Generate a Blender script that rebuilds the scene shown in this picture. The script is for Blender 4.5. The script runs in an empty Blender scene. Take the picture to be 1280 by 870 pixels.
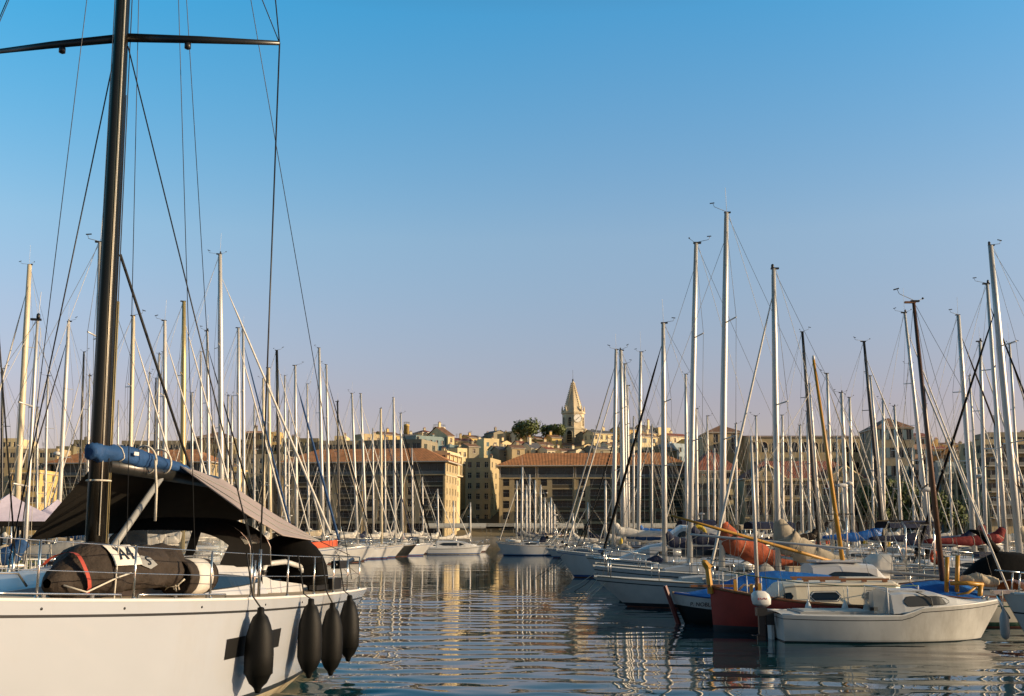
import bpy, math, random
from mathutils import Vector, Matrix

random.seed(7)
SC = bpy.context.scene
COL = SC.collection
PI = math.pi
R = math.radians

# ------------------------------------------------------------------ camera
TH = R(10.0)          # the camera looks up by ten degrees
FPX = 1300.0          # focal length in pixels of the 1280 px wide photograph
CAMZ = 2.4
CT, ST = math.cos(TH), math.sin(TH)

def zat(py, Y):
    """height of the ray through row py at ground distance Y"""
    yc = (435.0 - py) / FPX
    return CAMZ + Y * (ST + yc * CT) / (CT - yc * ST)

def xat(px, Y, z):
    return (px - 640.0) / FPX * (Y * CT + (z - CAMZ) * ST)

def P(px, py, Y):
    z = zat(py, Y)
    return Vector((xat(px, Y, z), Y, z))

cam_d = bpy.data.cameras.new('camera')
cam = bpy.data.objects.new('camera', cam_d)
COL.objects.link(cam)
cam.location = (0, 0, CAMZ)
cam.rotation_euler = (PI / 2 + TH, 0, 0)
cam_d.sensor_width = 36.0
cam_d.lens = 36.0 * FPX / 1280.0
cam_d.clip_start = 0.1
cam_d.clip_end = 20000
SC.camera = cam

# ------------------------------------------------------------------ materials
MATS = {}
def mat(name, col, rough=0.5, metal=0.0, var=0.12, scale=3.0, bump=0.0, bscale=20.0, spec=0.5, stretch=(1, 1, 1), dirt=0.0, coat=0.0, alpha=1.0):
    if name in MATS:
        return MATS[name]
    m = bpy.data.materials.new(name)
    m.use_nodes = True
    nt = m.node_tree
    b = nt.nodes['Principled BSDF']
    b.inputs['Roughness'].default_value = rough
    b.inputs['Metallic'].default_value = metal
    b.inputs['Specular IOR Level'].default_value = spec
    if coat:
        b.inputs['Coat Weight'].default_value = coat
        b.inputs['Coat Roughness'].default_value = 0.04
    tc = nt.nodes.new('ShaderNodeTexCoord')
    mp = nt.nodes.new('ShaderNodeMapping')
    mp.inputs['Scale'].default_value = stretch
    nt.links.new(tc.outputs['Object'], mp.inputs['Vector'])
    n = nt.nodes.new('ShaderNodeTexNoise')
    n.inputs['Scale'].default_value = scale
    n.inputs['Detail'].default_value = 5
    n.inputs['Roughness'].default_value = 0.6
    nt.links.new(mp.outputs['Vector'], n.inputs['Vector'])
    rp = nt.nodes.new('ShaderNodeValToRGB')
    rp.color_ramp.elements[0].position = 0.3
    rp.color_ramp.elements[1].position = 0.7
    lo = [max(0, c * (1 - var)) for c in col]
    hi = [min(1, c * (1 + var)) for c in col]
    rp.color_ramp.elements[0].color = (*lo, 1)
    rp.color_ramp.elements[1].color = (*hi, 1)
    nt.links.new(n.outputs['Fac'], rp.inputs['Fac'])
    out = rp.outputs['Color']
    if dirt:
        n2 = nt.nodes.new('ShaderNodeTexNoise')
        n2.inputs['Scale'].default_value = scale * 0.35
        n2.inputs['Detail'].default_value = 8
        n2.inputs['Roughness'].default_value = 0.75
        mp2 = nt.nodes.new('ShaderNodeMapping')
        mp2.inputs['Scale'].default_value = (1, 1, 0.3)
        nt.links.new(tc.outputs['Object'], mp2.inputs['Vector'])
        nt.links.new(mp2.outputs['Vector'], n2.inputs['Vector'])
        r2 = nt.nodes.new('ShaderNodeValToRGB')
        r2.color_ramp.elements[0].position = 0.5
        r2.color_ramp.elements[1].position = 0.72
        r2.color_ramp.elements[0].color = (1, 1, 1, 1)
        d = 1 - dirt
        r2.color_ramp.elements[1].color = (d, d * 0.96, d * 0.9, 1)
        nt.links.new(n2.outputs['Fac'], r2.inputs['Fac'])
        mx = nt.nodes.new('ShaderNodeMix')
        mx.data_type = 'RGBA'; mx.blend_type = 'MULTIPLY'
        mx.inputs[0].default_value = 1.0
        nt.links.new(out, mx.inputs[6]); nt.links.new(r2.outputs['Color'], mx.inputs[7])
        out = mx.outputs[2]
    nt.links.new(out, b.inputs['Base Color'])
    if bump:
        nb = nt.nodes.new('ShaderNodeTexNoise')
        nb.inputs['Scale'].default_value = bscale
        nb.inputs['Detail'].default_value = 4
        nt.links.new(mp.outputs['Vector'], nb.inputs['Vector'])
        bp = nt.nodes.new('ShaderNodeBump')
        bp.inputs['Strength'].default_value = 1.0
        bp.inputs['Distance'].default_value = bump
        nt.links.new(nb.outputs['Fac'], bp.inputs['Height'])
        nt.links.new(bp.outputs['Normal'], b.inputs['Normal'])
    if alpha < 1:
        b.inputs['Alpha'].default_value = alpha
    MATS[name] = m
    return m

def tile_mat(name, col, period=0.45, axis='X'):
    """roof tiles: ridged rows by wave textures"""
    if name in MATS:
        return MATS[name]
    m = mat(name, col, 0.85, 0, 0.28, 0.6, dirt=0.35)
    nt = m.node_tree
    b = nt.nodes['Principled BSDF']
    tc = nt.nodes.new('ShaderNodeTexCoord')
    w = nt.nodes.new('ShaderNodeTexWave')
    w.bands_direction = axis
    w.inputs['Scale'].default_value = 0.314 / period
    w.inputs['Distortion'].default_value = 0.6
    nt.links.new(tc.outputs['Object'], w.inputs['Vector'])
    bp = nt.nodes.new('ShaderNodeBump')
    bp.inputs['Distance'].default_value = 0.08
    nt.links.new(w.outputs['Fac'], bp.inputs['Height'])
    nt.links.new(bp.outputs['Normal'], b.inputs['Normal'])
    return m

M_ = {}
def defmats():
    D = M_
    D['gel'] = mat('white_gelcoat', (.52, .52, .52), .3, 0, .04, 1.2, dirt=.14, coat=.08)
    D['gelnear'] = mat('polished_white_hull', (.435, .455, .49), .22, 0, .025, .8, dirt=.07, coat=.9, bump=.0012, bscale=1.2)
    D['gel2'] = mat('aged_white_gelcoat', (.56, .55, .52), .35, 0, .09, 1.8, dirt=.36)
    D['cream'] = mat('cream_paint', (.68, .61, .47), .4, 0, .06, 2, dirt=.18)
    D['greyhull'] = mat('pale_grey_paint', (.46, .48, .47), .35, 0, .06, 1.5, dirt=.15)
    D['navy'] = mat('navy_paint', (.015, .03, .07), .25, 0, .15, 1.5)
    D['blackp'] = mat('black_paint', (.012, .011, .010), .35, 0, .2, 2)
    D['redp'] = mat('oxide_red_paint', (.30, .030, .020), .38, 0, .16, 2.5, dirt=.35, bump=.004, bscale=6)
    D['redstripe'] = mat('red_stripe_paint', (.45, .05, .03), .4)
    D['bluestripe'] = mat('blue_stripe_paint', (.03, .09, .25), .4)
    D['dstripe'] = mat('dark_stripe_paint', (.03, .03, .03), .35)
    D['boot'] = mat('dark_boot_paint', (.02, .025, .03), .5, 0, .3, 3)
    D['anti'] = mat('beige_antifouling', (.35, .30, .20), .7, 0, .3, 3, dirt=.4)
    D['antir'] = mat('brown_antifouling', (.16, .06, .04), .7, 0, .3, 3, dirt=.4)
    D['teak'] = mat('weathered_teak', (.30, .22, .14), .7, 0, .25, 6, bump=.003, bscale=30, stretch=(.3, 6, 1))
    D['deckw'] = mat('white_nonslip_deck', (.62, .60, .55), .6, 0, .06, 4, dirt=.15)
    D['decktan'] = mat('tan_side_deck', (.42, .34, .24), .7, 0, .12, 5)
    D['alu'] = mat('mast_aluminium', (.58, .56, .52), .45, .40, .06, 2, stretch=(1, 1, .2))
    D['aluw'] = mat('white_painted_mast', (.62, .59, .54), .35, .1, .04, 2)
    D['alug'] = mat('gold_anodised_mast', (.50, .40, .18), .4, .5, .1, 2, stretch=(1, 1, .2))
    D['cream_m'] = mat('cream_painted_mast', (.66, .56, .38), .45, .1, .08, 2)
    D['carbon'] = mat('black_carbon_mast', (.020, .020, .018), .3, .1, .2, 2)
    D['brownm'] = mat('varnished_brown_spar', (.10, .052, .030), .35, 0, .3, 4, stretch=(1, 1, .15))
    D['yellowm'] = mat('yellow_ochre_spar', (.46, .235, .03), .4, 0, .2, 4, stretch=(1, 1, .2))
    D['steel'] = mat('polished_steel', (.62, .60, .56), .22, .9, .05, 5)
    D['wire'] = mat('rigging_wire', (.20, .20, .19), .45, .5, .1, 3)
    D['wiredk'] = mat('dark_rigging_rod', (.035, .037, .04), .4, .4, .1, 3)
    D['rope'] = mat('pale_rope', (.60, .55, .45), .8, 0, .15, 30)
    D['ropedk'] = mat('black_rope', (.02, .02, .02), .8, 0, .15, 30)
    D['canvas'] = mat('off_white_sailcloth', (.66, .62, .55), .8, 0, .1, 3, bump=.02, bscale=5)
    D['creamc'] = mat('cream_sail_cover', (.52, .43, .30), .85, 0, .12, 3, bump=.02, bscale=5)
    D['bluec'] = mat('blue_canvas', (.010, .055, .16), .75, 0, .2, 3, bump=.03, bscale=5)
    D['brightbluec'] = mat('bright_blue_tarpaulin', (.012, .12, .42), .5, 0, .2, 2, bump=.04, bscale=4)
    D['navyc'] = mat('navy_canvas', (.012, .018, .05), .8, 0, .2, 3, bump=.03, bscale=5)
    D['blackc'] = mat('black_canvas', (.006, .0055, .005), .85, 0, .25, 3, bump=.015, bscale=5, spec=.12)
    D['brownc'] = mat('dark_brown_sailbag_cloth', (.042, .032, .025), .8, 0, .25, 5, bump=.07, bscale=6, spec=.2)
    D['rustc'] = mat('rust_red_sailcloth', (.38, .075, .025), .8, 0, .22, 4, bump=.03, bscale=6)
    D['redc'] = mat('dark_red_canvas', (.19, .014, .014), .8, 0, .2, 3, bump=.03, bscale=5)
    D['orangec'] = mat('orange_red_cover', (.60, .09, .03), .75, 0, .15, 3, bump=.02, bscale=6)
    D['beigec'] = mat('beige_sailcloth', (.36, .31, .23), .85, 0, .14, 3, bump=.03, bscale=5)
    D['greyc'] = mat('grey_canvas', (.27, .27, .26), .85, 0, .1, 3, bump=.02, bscale=5)
    D['awn'] = mat('mauve_grey_awning_cloth', (.36, .295, .275), .85, 0, .06, 2, bump=.012, bscale=3)
    D['lav'] = mat('lavender_tent_cloth', (.56, .50, .60), .85, 0, .08, 2, bump=.03, bscale=3)
    D['greenc'] = mat('bottle_green_canvas', (.02, .07, .04), .8, 0, .2, 3, bump=.02, bscale=5)
    D['glassdk'] = mat('dark_window_glass', (.012, .015, .018), .08, 0, .2, 2, spec=.45)
    D['glassbl'] = mat('tinted_blue_glass', (.012, .022, .035), .06, 0, .2, 2, spec=.35)
    D['clear'] = mat('hazy_clear_vinyl', (.36, .36, .33), .12, 0, .35, 4, spec=.6, bump=.004, bscale=3, alpha=.40)
    D['rubber'] = mat('black_fender_cloth', (.004, .0037, .0026), .6, 0, .3, 9, bump=.0015, bscale=60, dirt=.2, spec=.25)
    D['white'] = mat('white_plastic', (.72, .70, .66), .4, 0, .04, 4)
    D['ylw'] = mat('yellow_lifebuoy_foam', (.62, .42, .03), .5)
    D['redstrap'] = mat('red_webbing', (.40, .06, .035), .7)
    D['wood'] = mat('brown_varnished_wood', (.20, .085, .035), .45, 0, .3, 6, stretch=(.3, 4, 4), bump=.003)
    D['darkred'] = mat('dark_red_brown_paint', (.14, .025, .018), .45, 0, .2, 3)
    D['black'] = mat('black_plastic', (.012, .012, .012), .4)
    D['greygel'] = mat('grey_plastic', (.30, .30, .29), .5)
    D['pontoon'] = mat('bleached_planking', (.30, .26, .20), .85, 0, .25, 4, bump=.01, bscale=12, dirt=.3)
    # town
    D['stone'] = mat('honey_limestone', (.50, .39, .22), .9, 0, .14, .5, dirt=.28)
    D['stonedk'] = mat('weathered_limestone', (.42, .335, .20), .9, 0, .16, .5, dirt=.35)
    D['stonelt'] = mat('pale_limestone', (.64, .54, .37), .9, 0, .12, .6, dirt=.2)
    D['plcream'] = mat('cream_plaster', (.74, .60, .34), .9, 0, .08, .5, dirt=.2)
    D['plochre'] = mat('ochre_plaster', (.68, .48, .18), .9, 0, .1, .5, dirt=.25)
    D['pltan'] = mat('tan_plaster', (.50, .39, .22), .9, 0, .1, .5, dirt=.25)
    D['plgrey'] = mat('grey_plaster', (.30, .26, .18), .9, 0, .1, .5, dirt=.25)
    D['plolive'] = mat('olive_grey_plaster', (.22, .19, .11), .9, 0, .12, .5, dirt=.25)
    D['plteal'] = mat('blue_green_plaster', (.22, .29, .29), .9, 0, .1, .5, dirt=.25)
    D['plblue'] = mat('pale_blue_plaster', (.36, .43, .47), .9, 0, .08, .5, dirt=.2)
    D['plwhite'] = mat('white_plaster', (.74, .64, .44), .9, 0, .06, .5, dirt=.18)
    D['plpink'] = mat('pink_plaster', (.52, .34, .25), .9, 0, .1, .5, dirt=.2)
    D['plbrown'] = mat('brown_plaster', (.36, .27, .15), .9, 0, .12, .5, dirt=.3)
    D['conc'] = mat('concrete', (.34, .32, .28), .9, 0, .12, .5, dirt=.25)
    D['tile'] = tile_mat('terracotta_tiles', (.43, .185, .07))
    D['tiledk'] = tile_mat('old_brown_tiles', (.22, .12, .07))
    D['tilered'] = tile_mat('dark_red_tiles', (.26, .09, .055))
    D['slate'] = mat('slate_roof', (.10, .10, .11), .8, 0, .2, 2)
    D['shut'] = mat('blue_grey_shutters', (.13, .20, .23), .7, 0, .12, 3)
    D['shutbr'] = mat('brown_shutters', (.16, .11, .07), .7, 0, .15, 3)
    D['frame'] = mat('pale_window_frames', (.55, .50, .42), .6)
    D['wglass'] = mat('window_glass', (.018, .022, .024), .12, 0, .5, .4, spec=.6)
    D['wglass2'] = mat('greenish_window_glass', (.025, .045, .048), .10, 0, .5, .4, spec=.7)
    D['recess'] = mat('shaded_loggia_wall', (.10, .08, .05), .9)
    D['rail'] = mat('balcony_metal', (.20, .20, .18), .6)
    D['quaystone'] = mat('quay_stone', (.30, .27, .22), .9, 0, .15, .8, bump=.02, bscale=2, dirt=.3)
    D['asphalt'] = mat('asphalt', (.06, .06, .06), .9, 0, .2, 1)
    D['hill'] = mat('hill_earth', (.13, .11, .07), .95, 0, .3, .05)
    D['clock'] = mat('clock_face', (.72, .70, .64), .6)
    D['leafa'] = mat('leaf_dark', (.10, .13, .035), .7, 0, .3, .8)
    D['leafb'] = mat('leaf_mid', (.12, .14, .045), .7, 0, .3, .8)
    D['bark'] = mat('bark', (.10, .075, .05), .9, 0, .3, 2)
    D['awnw'] = mat('cafe_awning_cloth', (.50, .46, .38), .85)

# ------------------------------------------------------------------ mesh builder
class MB:
    def __init__(s):
        s.v = []; s.f = []; s.mi = []; s.sm = []; s.ms = []
    def m(s, m):
        if m not in s.ms:
            s.ms.append(m)
        return s.ms.index(m)
    def vs(s, pts):
        i = len(s.v)
        s.v.extend([tuple(p) for p in pts])
        return i
    def face(s, idx, m, smooth=False):
        s.f.append(tuple(idx)); s.mi.append(s.m(m)); s.sm.append(smooth)
    def poly(s, pts, m, smooth=False):
        i = s.vs(pts)
        s.face(range(i, i + len(pts)), m, smooth)
    def box(s, c, d, m, rz=0.0, rx=0.0, ry=0.0):
        hx, hy, hz = d[0] / 2, d[1] / 2, d[2] / 2
        pts = [Vector((x, y, z)) for x in (-hx, hx) for y in (-hy, hy) for z in (-hz, hz)]
        if rz or rx or ry:
            mm = Matrix.Rotation(rz, 3, 'Z') @ Matrix.Rotation(ry, 3, 'Y') @ Matrix.Rotation(rx, 3, 'X')
            pts = [mm @ p for p in pts]
        c = Vector(c)
        i = s.vs([p + c for p in pts])
        for q in ((0, 1, 3, 2), (4, 6, 7, 5), (0, 4, 5, 1), (2, 3, 7, 6), (0, 2, 6, 4), (1, 5, 7, 3)):
            s.face([i + k for k in q], m)
    def grid(s, rows, m, smooth=True, closed=False, flip=False, mfun=None):
        nr, nc = len(rows), len(rows[0])
        i0 = s.vs([p for r in rows for p in r])
        for a in range(nr - 1):
            for b in range(nc if closed else nc - 1):
                b2 = (b + 1) % nc
                q = [i0 + a * nc + b, i0 + a * nc + b2, i0 + (a + 1) * nc + b2, i0 + (a + 1) * nc + b]
                if flip:
                    q.reverse()
                s.face(q, mfun(a, b) if mfun else m, smooth)
        return i0
    def tube(s, pts, r, m, n=6, caps=True, smooth=True, sq=(1, 1)):
        pts = [Vector(p) for p in pts]
        k = len(pts)
        rs = r if isinstance(r, (list, tuple)) else [r] * k
        rows = []
        prev = None
        for i in range(k):
            t = (pts[min(i + 1, k - 1)] - pts[max(i - 1, 0)])
            if t.length < 1e-9:
                t = Vector((0, 0, 1))
            t.normalize()
            if prev is None:
                up = Vector((0, 0, 1)) if abs(t.z) < .9 else Vector((1, 0, 0))
                a = up.cross(t).normalized()
            else:
                a = (prev - t * prev.dot(t))
                if a.length < 1e-6:
                    a = Vector((0, 1, 0)).cross(t)
                a.normalize()
            prev = a
            b = t.cross(a)
            rows.append([pts[i] + (a * math.cos(2 * PI * j / n) * sq[0] + b * math.sin(2 * PI * j / n) * sq[1]) * rs[i] for j in range(n)])
        i0 = s.grid(rows, m, smooth, True)
        if caps:
            s.face([i0 + j for j in range(n)][::-1], m)
            s.face([i0 + (k - 1) * n + j for j in range(n)], m)
    def lathe(s, prof, c, m, n=14, axis='z', smooth=True, mfun=None):
        rows = []
        for (r, h) in prof:
            row = []
            for j in range(n):
                a = 2 * PI * j / n
                x, y = r * math.cos(a), r * math.sin(a)
                if axis == 'z': p = Vector((x, y, h))
                elif axis == 'x': p = Vector((h, x, y))
                else: p = Vector((y, h, x))
                row.append(p + Vector(c))
            rows.append(row)
        i0 = s.grid(rows, m, smooth, True, mfun=mfun)
        k = len(prof)
        s.face([i0 + j for j in range(n)][::-1], m)
        s.face([i0 + (k - 1) * n + j for j in range(n)], m)
    def build(s, name, parent=None, label=None):
        me = bpy.data.meshes.new(name)
        me.from_pydata(s.v, [], s.f)
        for m in s.ms:
            me.materials.append(m)
        me.polygons.foreach_set('material_index', s.mi)
        me.polygons.foreach_set('use_smooth', s.sm)
        me.update()
        o = bpy.data.objects.new(name, me)
        COL.objects.link(o)
        if parent is not None:
            o.parent = parent
        if label:
            o['label'] = label
        return o

def obj(name, me, parent=None, loc=(0, 0, 0), rz=0.0):
    o = bpy.data.objects.new(name, me)
    COL.objects.link(o)
    if parent is not None:
        o.parent = parent
    o.location = loc
    o.rotation_euler = (0, 0, rz)
    return o

def tag(o, label=None, cat=None, group=None, kind=None):
    if label: o['label'] = label
    if cat: o['category'] = cat
    if group: o['group'] = group
    if kind: o['kind'] = kind
    return o

def thing(name, label, cat, loc=(0, 0, 0), rz=0.0, group=None):
    o = bpy.data.objects.new(name, None)
    COL.objects.link(o)
    o.empty_display_size = 0.5
    o.location = loc
    o.rotation_euler = (0, 0, rz)
    return tag(o, label, cat, group)

def text_mesh(txt, size, m, extrude=0.002, shear=0.0):
    cu = bpy.data.curves.new('lettering', 'FONT')
    cu.body = txt; cu.size = size; cu.extrude = extrude; cu.shear = shear
    cu.align_x = 'CENTER'; cu.align_y = 'CENTER'
    o = bpy.data.objects.new('lettering', cu)
    COL.objects.link(o)
    dg = bpy.context.evaluated_depsgraph_get()
    me = bpy.data.meshes.new_from_object(o.evaluated_get(dg))
    bpy.data.objects.remove(o)
    bpy.data.curves.remove(cu)
    me.materials.clear()
    me.materials.append(m)
    return me

def frame_matrix(pos, right, up):
    right = Vector(right).normalized()
    up = Vector(up); up = (up - right * up.dot(right)).normalized()
    n = right.cross(up)
    m = Matrix((right, up, n)).transposed().to_4x4()
    m.translation = Vector(pos)
    return m

defmats()
# ------------------------------------------------------------------ hulls
def lerp(a, b, t): return a + (b - a) * t
def sstep(t):
    t = max(0.0, min(1.0, t)); return t * t * (3 - 2 * t)

class Hull:
    """local axes: +x bow, +y port, z up from the waterline"""
    def __init__(s, xs, xb, B, fs, fm, fb, ob=0.8, os=0.3, tr=0.7, ws=0.7, draft=0.5, double=False, flare=0.55, wlb=0.93, tm=0.42, rake_tr=0.0, full=2.2, step=0.0, step_t=.5):
        s.step, s.step_t = step, step_t
        s.xs, s.xb, s.B = xs, xb, B
        s.fs, s.fm, s.fb = fs, fm, fb
        s.ob, s.os, s.tr, s.ws = ob, os, tr, ws
        s.draft, s.double, s.flare, s.wlb, s.tm, s.rake_tr, s.full = draft, double, flare, wlb, tm, rake_tr, full
    def zs(s, t):
        tm = s.tm
        # quadratic through (0,fs),(tm,fm),(1,fb)
        a0 = (t - tm) * (t - 1) / (tm * 1.0)
        a1 = t * (t - 1) / (tm * (tm - 1))
        a2 = t * (t - tm) / (1 - tm)
        return s.fs * a0 + s.fm * a1 + s.fb * a2 + s.step * sstep((t - s.step_t) / .09)
    def shape(s, t, tr):
        if t < .42:
            u = max(0.0, t / .42)
            if s.double:
                return max(.012, (1 - (1 - u) ** 2.3) ** .85)
            return tr + (1 - tr) * math.sin(PI / 2 * u)
        u = min(1.0, (t - .42) / .58)
        return max(.006, (1 - u ** s.full) ** .95)
    def pt(s, t, z, sgn):
        zs = s.zs(t)
        b = s.B / 2 * s.shape(t, s.tr)
        bw = s.B / 2 * s.shape(t, s.tr * s.ws) * lerp(s.wlb, .72, max(0, (t - .5) / .5))
        x = lerp(s.xs, s.xb, t)
        k = 1 - z / zs
        if t > .5:
            x -= s.ob * ((t - .5) / .5) ** 2 * max(0, min(k, 1.25))
        else:
            x += (s.os * ((.5 - t) / .5) ** 2) * max(0, min(k, 1.4))
            x += s.rake_tr * ((.5 - t) / .5) ** 6 * (1 - k)
        if z >= 0:
            y = bw + (b - bw) * (z / zs) ** s.flare
        else:
            q = max(0.0, 1 + z / s.draft)
            y = bw * (q ** .5)
        return Vector((x, sgn * y, z))
    def edge(s, t, sgn, dz=0.0, inset=0.0):
        p = s.pt(t, s.zs(t), sgn)
        p.z += dz; p.y -= sgn * inset
        return p
    def build(s, n, top, stripe=None, boot=None, anti=None, stripe_d=.10, stripe_w=.035, boot_z=.14, boot_w=.10, mb=None, low=None):
        mb = mb or MB()
        stripe = stripe or top; boot = boot or top; anti = anti or boot
        ts = [(i / n) for i in range(n + 1)]
        ts = [1 - (1 - t) ** 1.25 for t in ts]
        rows = {1: [], -1: []}
        for t in ts:
            zs = s.zs(t)
            z1 = zs - stripe_d; z2 = z1 - stripe_w
            zl = [zs, z1, z2, lerp(z2, boot_z, .33), lerp(z2, boot_z, .68), boot_z, boot_z - boot_w, -.04, -s.draft * .4, -s.draft * .85]
            for sg in (1, -1):
                rows[sg].append([s.pt(t, z, sg) for z in zl])
        low = low or top
        mats = [top, stripe, low, low, low, boot, anti, anti, anti]
        for sg in (1, -1):
            mb.grid(rows[sg], top, True, False, flip=(sg == 1), mfun=lambda a, b: mats[b])
        # transom
        a, b = rows[1][0], rows[-1][0]
        for k in range(len(a) - 1):
            mb.poly([a[k], a[k + 1], b[k + 1], b[k]], mats[k])
        # keel closing strip
        for i in range(len(ts) - 1):
            mb.poly([rows[1][i][-1], rows[1][i + 1][-1], rows[-1][i + 1][-1], rows[-1][i][-1]], anti)
        return mb
    def deck(s, n, m, camber=.05, drop=.0, inset=.0, side=None, sidew=.0):
        mb = MB()
        rows = []
        for i in range(n + 1):
            t = i / n * .995
            p = s.edge(t, 1, -drop, inset); q = s.edge(t, -1, -drop, inset)
            r = []
            for k in range(7):
                f = k / 6
                v = p.lerp(q, f)
                v.z += camber * (1 - (2 * f - 1) ** 2)
                r.append(v)
            rows.append(r)
        mb.grid(rows, m, True, flip=False, mfun=(lambda a, b: side if (side and b in (0, 5)) else m))
        return mb
    def rail_tube(s, mb, r, m, t0=0.0, t1=.985, dz=.02, n=16, inset=.02):
        for sg in (1, -1):
            mb.tube([s.edge(lerp(t0, t1, i / n), sg, dz, inset * min(1, s.edge(lerp(t0, t1, i / n), 1).y * 3)) for i in range(n + 1)], r, m, 5)

def trunk(mb, st, m, ntop=5, tumble=.82, smooth=True):
    """cabin trunk: stations (x, halfwidth, zbase, height)"""
    rows = []
    for (x, hw, zb, h) in st:
        r = [Vector((x, hw, zb - .05))]
        for k in range(ntop + 1):
            f = k / ntop
            a = PI * f
            y = hw * tumble * math.cos(a)
            # flat top with rounded shoulders
            yy = hw * tumble * (1 - 2 * f)
            z = zb + h * (1 - .16 * abs(1 - 2 * f) ** 3)
            r.append(Vector((x, yy, z)))
        r.append(Vector((x, -hw, zb - .05)))
        rows.append(r)
    mb.grid(rows, m, False, False)
    a, b = rows[0], rows[-1]
    i = mb.vs(a); mb.face(list(range(i, i + len(a))), m)
    i = mb.vs(b); mb.face(list(range(i, i + len(b)))[::-1], m)

def side_window(st, x0, x1, lo, hi, m, tumble=.82, off=.006, rnd=.25, nseg=6, sides=(1, -1), taper=1.0):
    """a rounded dark window lying on the trunk side"""
    mb = MB()
    def sta(x):
        for a, b in zip(st, st[1:]):
            if min(a[0], b[0]) <= x <= max(a[0], b[0]):
                f = (x - a[0]) / (b[0] - a[0]) if b[0] != a[0] else 0
                return [lerp(a[k], b[k], f) for k in range(4)]
        return st[0] if abs(x - st[0][0]) < abs(x - st[-1][0]) else st[-1]
    for sg in sides:
        up, dn = [], []
        for i in range(nseg + 1):
            f = i / nseg
            x = lerp(x0, x1, f)
            _, hw, zb, h = sta(x)
            # superellipse style ends
            e = (1 - abs(2 * f - 1) ** (2 / max(rnd, .05)) ) ** .5 if rnd else 1
            e = max(e, .12)
            mid = (lo + hi) / 2; half = (hi - lo) / 2 * e * lerp(taper, 1, f)
            hh = h * .84
            def pos(g):
                y = lerp(hw, hw * tumble, (g * hh + .05) / (hh + .05))
                return Vector((x, sg * (y + off), zb + g * hh))
            up.append(pos(mid + half)); dn.append(pos(mid - half))
        mb.grid([up, dn] if sg < 0 else [dn, up], m, False)
        # give the pane a rim so that it has a little thickness
        mb.tube(up, .008, M_['dstripe'], 4); mb.tube(dn, .008, M_['dstripe'], 4)
    return mb

def add_side_windows(st, x0, x1, lo, hi, m, tumble=.82, parent=None, name='window', sides=(1, -1), **k):
    out = []
    for sg in sides:
        out.append(side_window(st, x0, x1, lo, hi, m, tumble, sides=(sg,), **k).build(name, parent))
    return out

def bundle(pts, rad, m, n=12, flat=1.25, lump=.12, seed=0, ring=9):
    """a flaked sail or cover: lumpy tube along pts; rad list"""
    rnd = random.Random(seed)
    mb = MB()
    k = len(pts)
    rows = []
    total = 30
    ph = rnd.random() * 6
    L_ = (Vector(pts[-1]) - Vector(pts[0])).length
    ties = {int(total * q) for q in (.28, .46, .64, .82)} if lump < .14 or lump > .2 else {int(total * .5)}
    for i in range(total + 1):
        f = i / total * (k - 1)
        a = min(int(f), k - 2); g = f - a
        p = Vector(pts[a]).lerp(Vector(pts[a + 1]), g)
        r = lerp(rad[a], rad[a + 1], g)
        t = (Vector(pts[a + 1]) - Vector(pts[a])).normalized()
        side = t.cross(Vector((0, 0, 1))).normalized()
        up = side.cross(t)
        row = []
        pinch = .86 if i in ties else 1.0
        for j in range(n):
            an = 2 * PI * j / n
            q = pinch * (1 + lump * .7 * math.sin(i * .55 + j * 1.1 + ph) + lump * .35 * math.sin(i * 1.5 - j * 2.9 + ph * 2) + lump * .35 * (rnd.random() - .5))
            if i in (0, total): q *= .55
            row.append(p + side * (math.cos(an) * r * q / flat) + up * (math.sin(an) * r * q * flat))
        rows.append(row)
        if i in ties:
            mb.tube([c + (c - p) * .03 for c in row] + [row[0] + (row[0] - p) * .03], .010, M_['rope'], 4, caps=False)
    i0 = mb.grid(rows, m, True, True)
    mb.face([i0 + j for j in range(n)][::-1], m)
    mb.face([i0 + total * n + j for j in range(n)], m)
    return mb

def wind_gear(mb, top, s=1.0, seed=0):
    rnd = random.Random(seed)
    d, w = M_['black'], M_['wire']
    k = rnd.random()
    mb.box(top + Vector((-.04 * s, 0, .012)), (.26 * s, .10 * s, .05 * s), d)
    sg = rnd.choice((-1, 1))
    if k > .15:
        r = rnd.uniform(.28, .5) * s; h = rnd.uniform(.05, .22)
        mb.tube([top + Vector((-.05 * sg * s, 0, .02)), top + Vector((r * sg, .06, h)), top + Vector((r * sg * 1.1, .06, h + .12))], .009, w, 4)
        mb.box(top + Vector((r * sg * 1.1 + .03, .06, h + .13)), (.16, .012, .035), d, ry=rnd.uniform(-.4, .5))
    if k > .5:
        r = rnd.uniform(.2, .32) * s; h = rnd.uniform(.08, .2)
        mb.tube([top, top + Vector((-r * sg, -.05, h))], .008, w, 4)
        mb.lathe([(.008, -.03), (.04, 0), (.008, .03)], top + Vector((-r * sg, -.05, h + .02)), d, 6)
    if rnd.random() > .5:
        mb.tube([top + Vector((0, .05, 0)), top + Vector((0.02, .05, .7 + k * .7))], .007, M_['white'], 4)
    if rnd.random() < .4:
        mb.lathe([(.035, 0), (.05, .03), (.045, .11), (.015, .14)], top + Vector((.02, -.04, .03)), d, 7)

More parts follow.
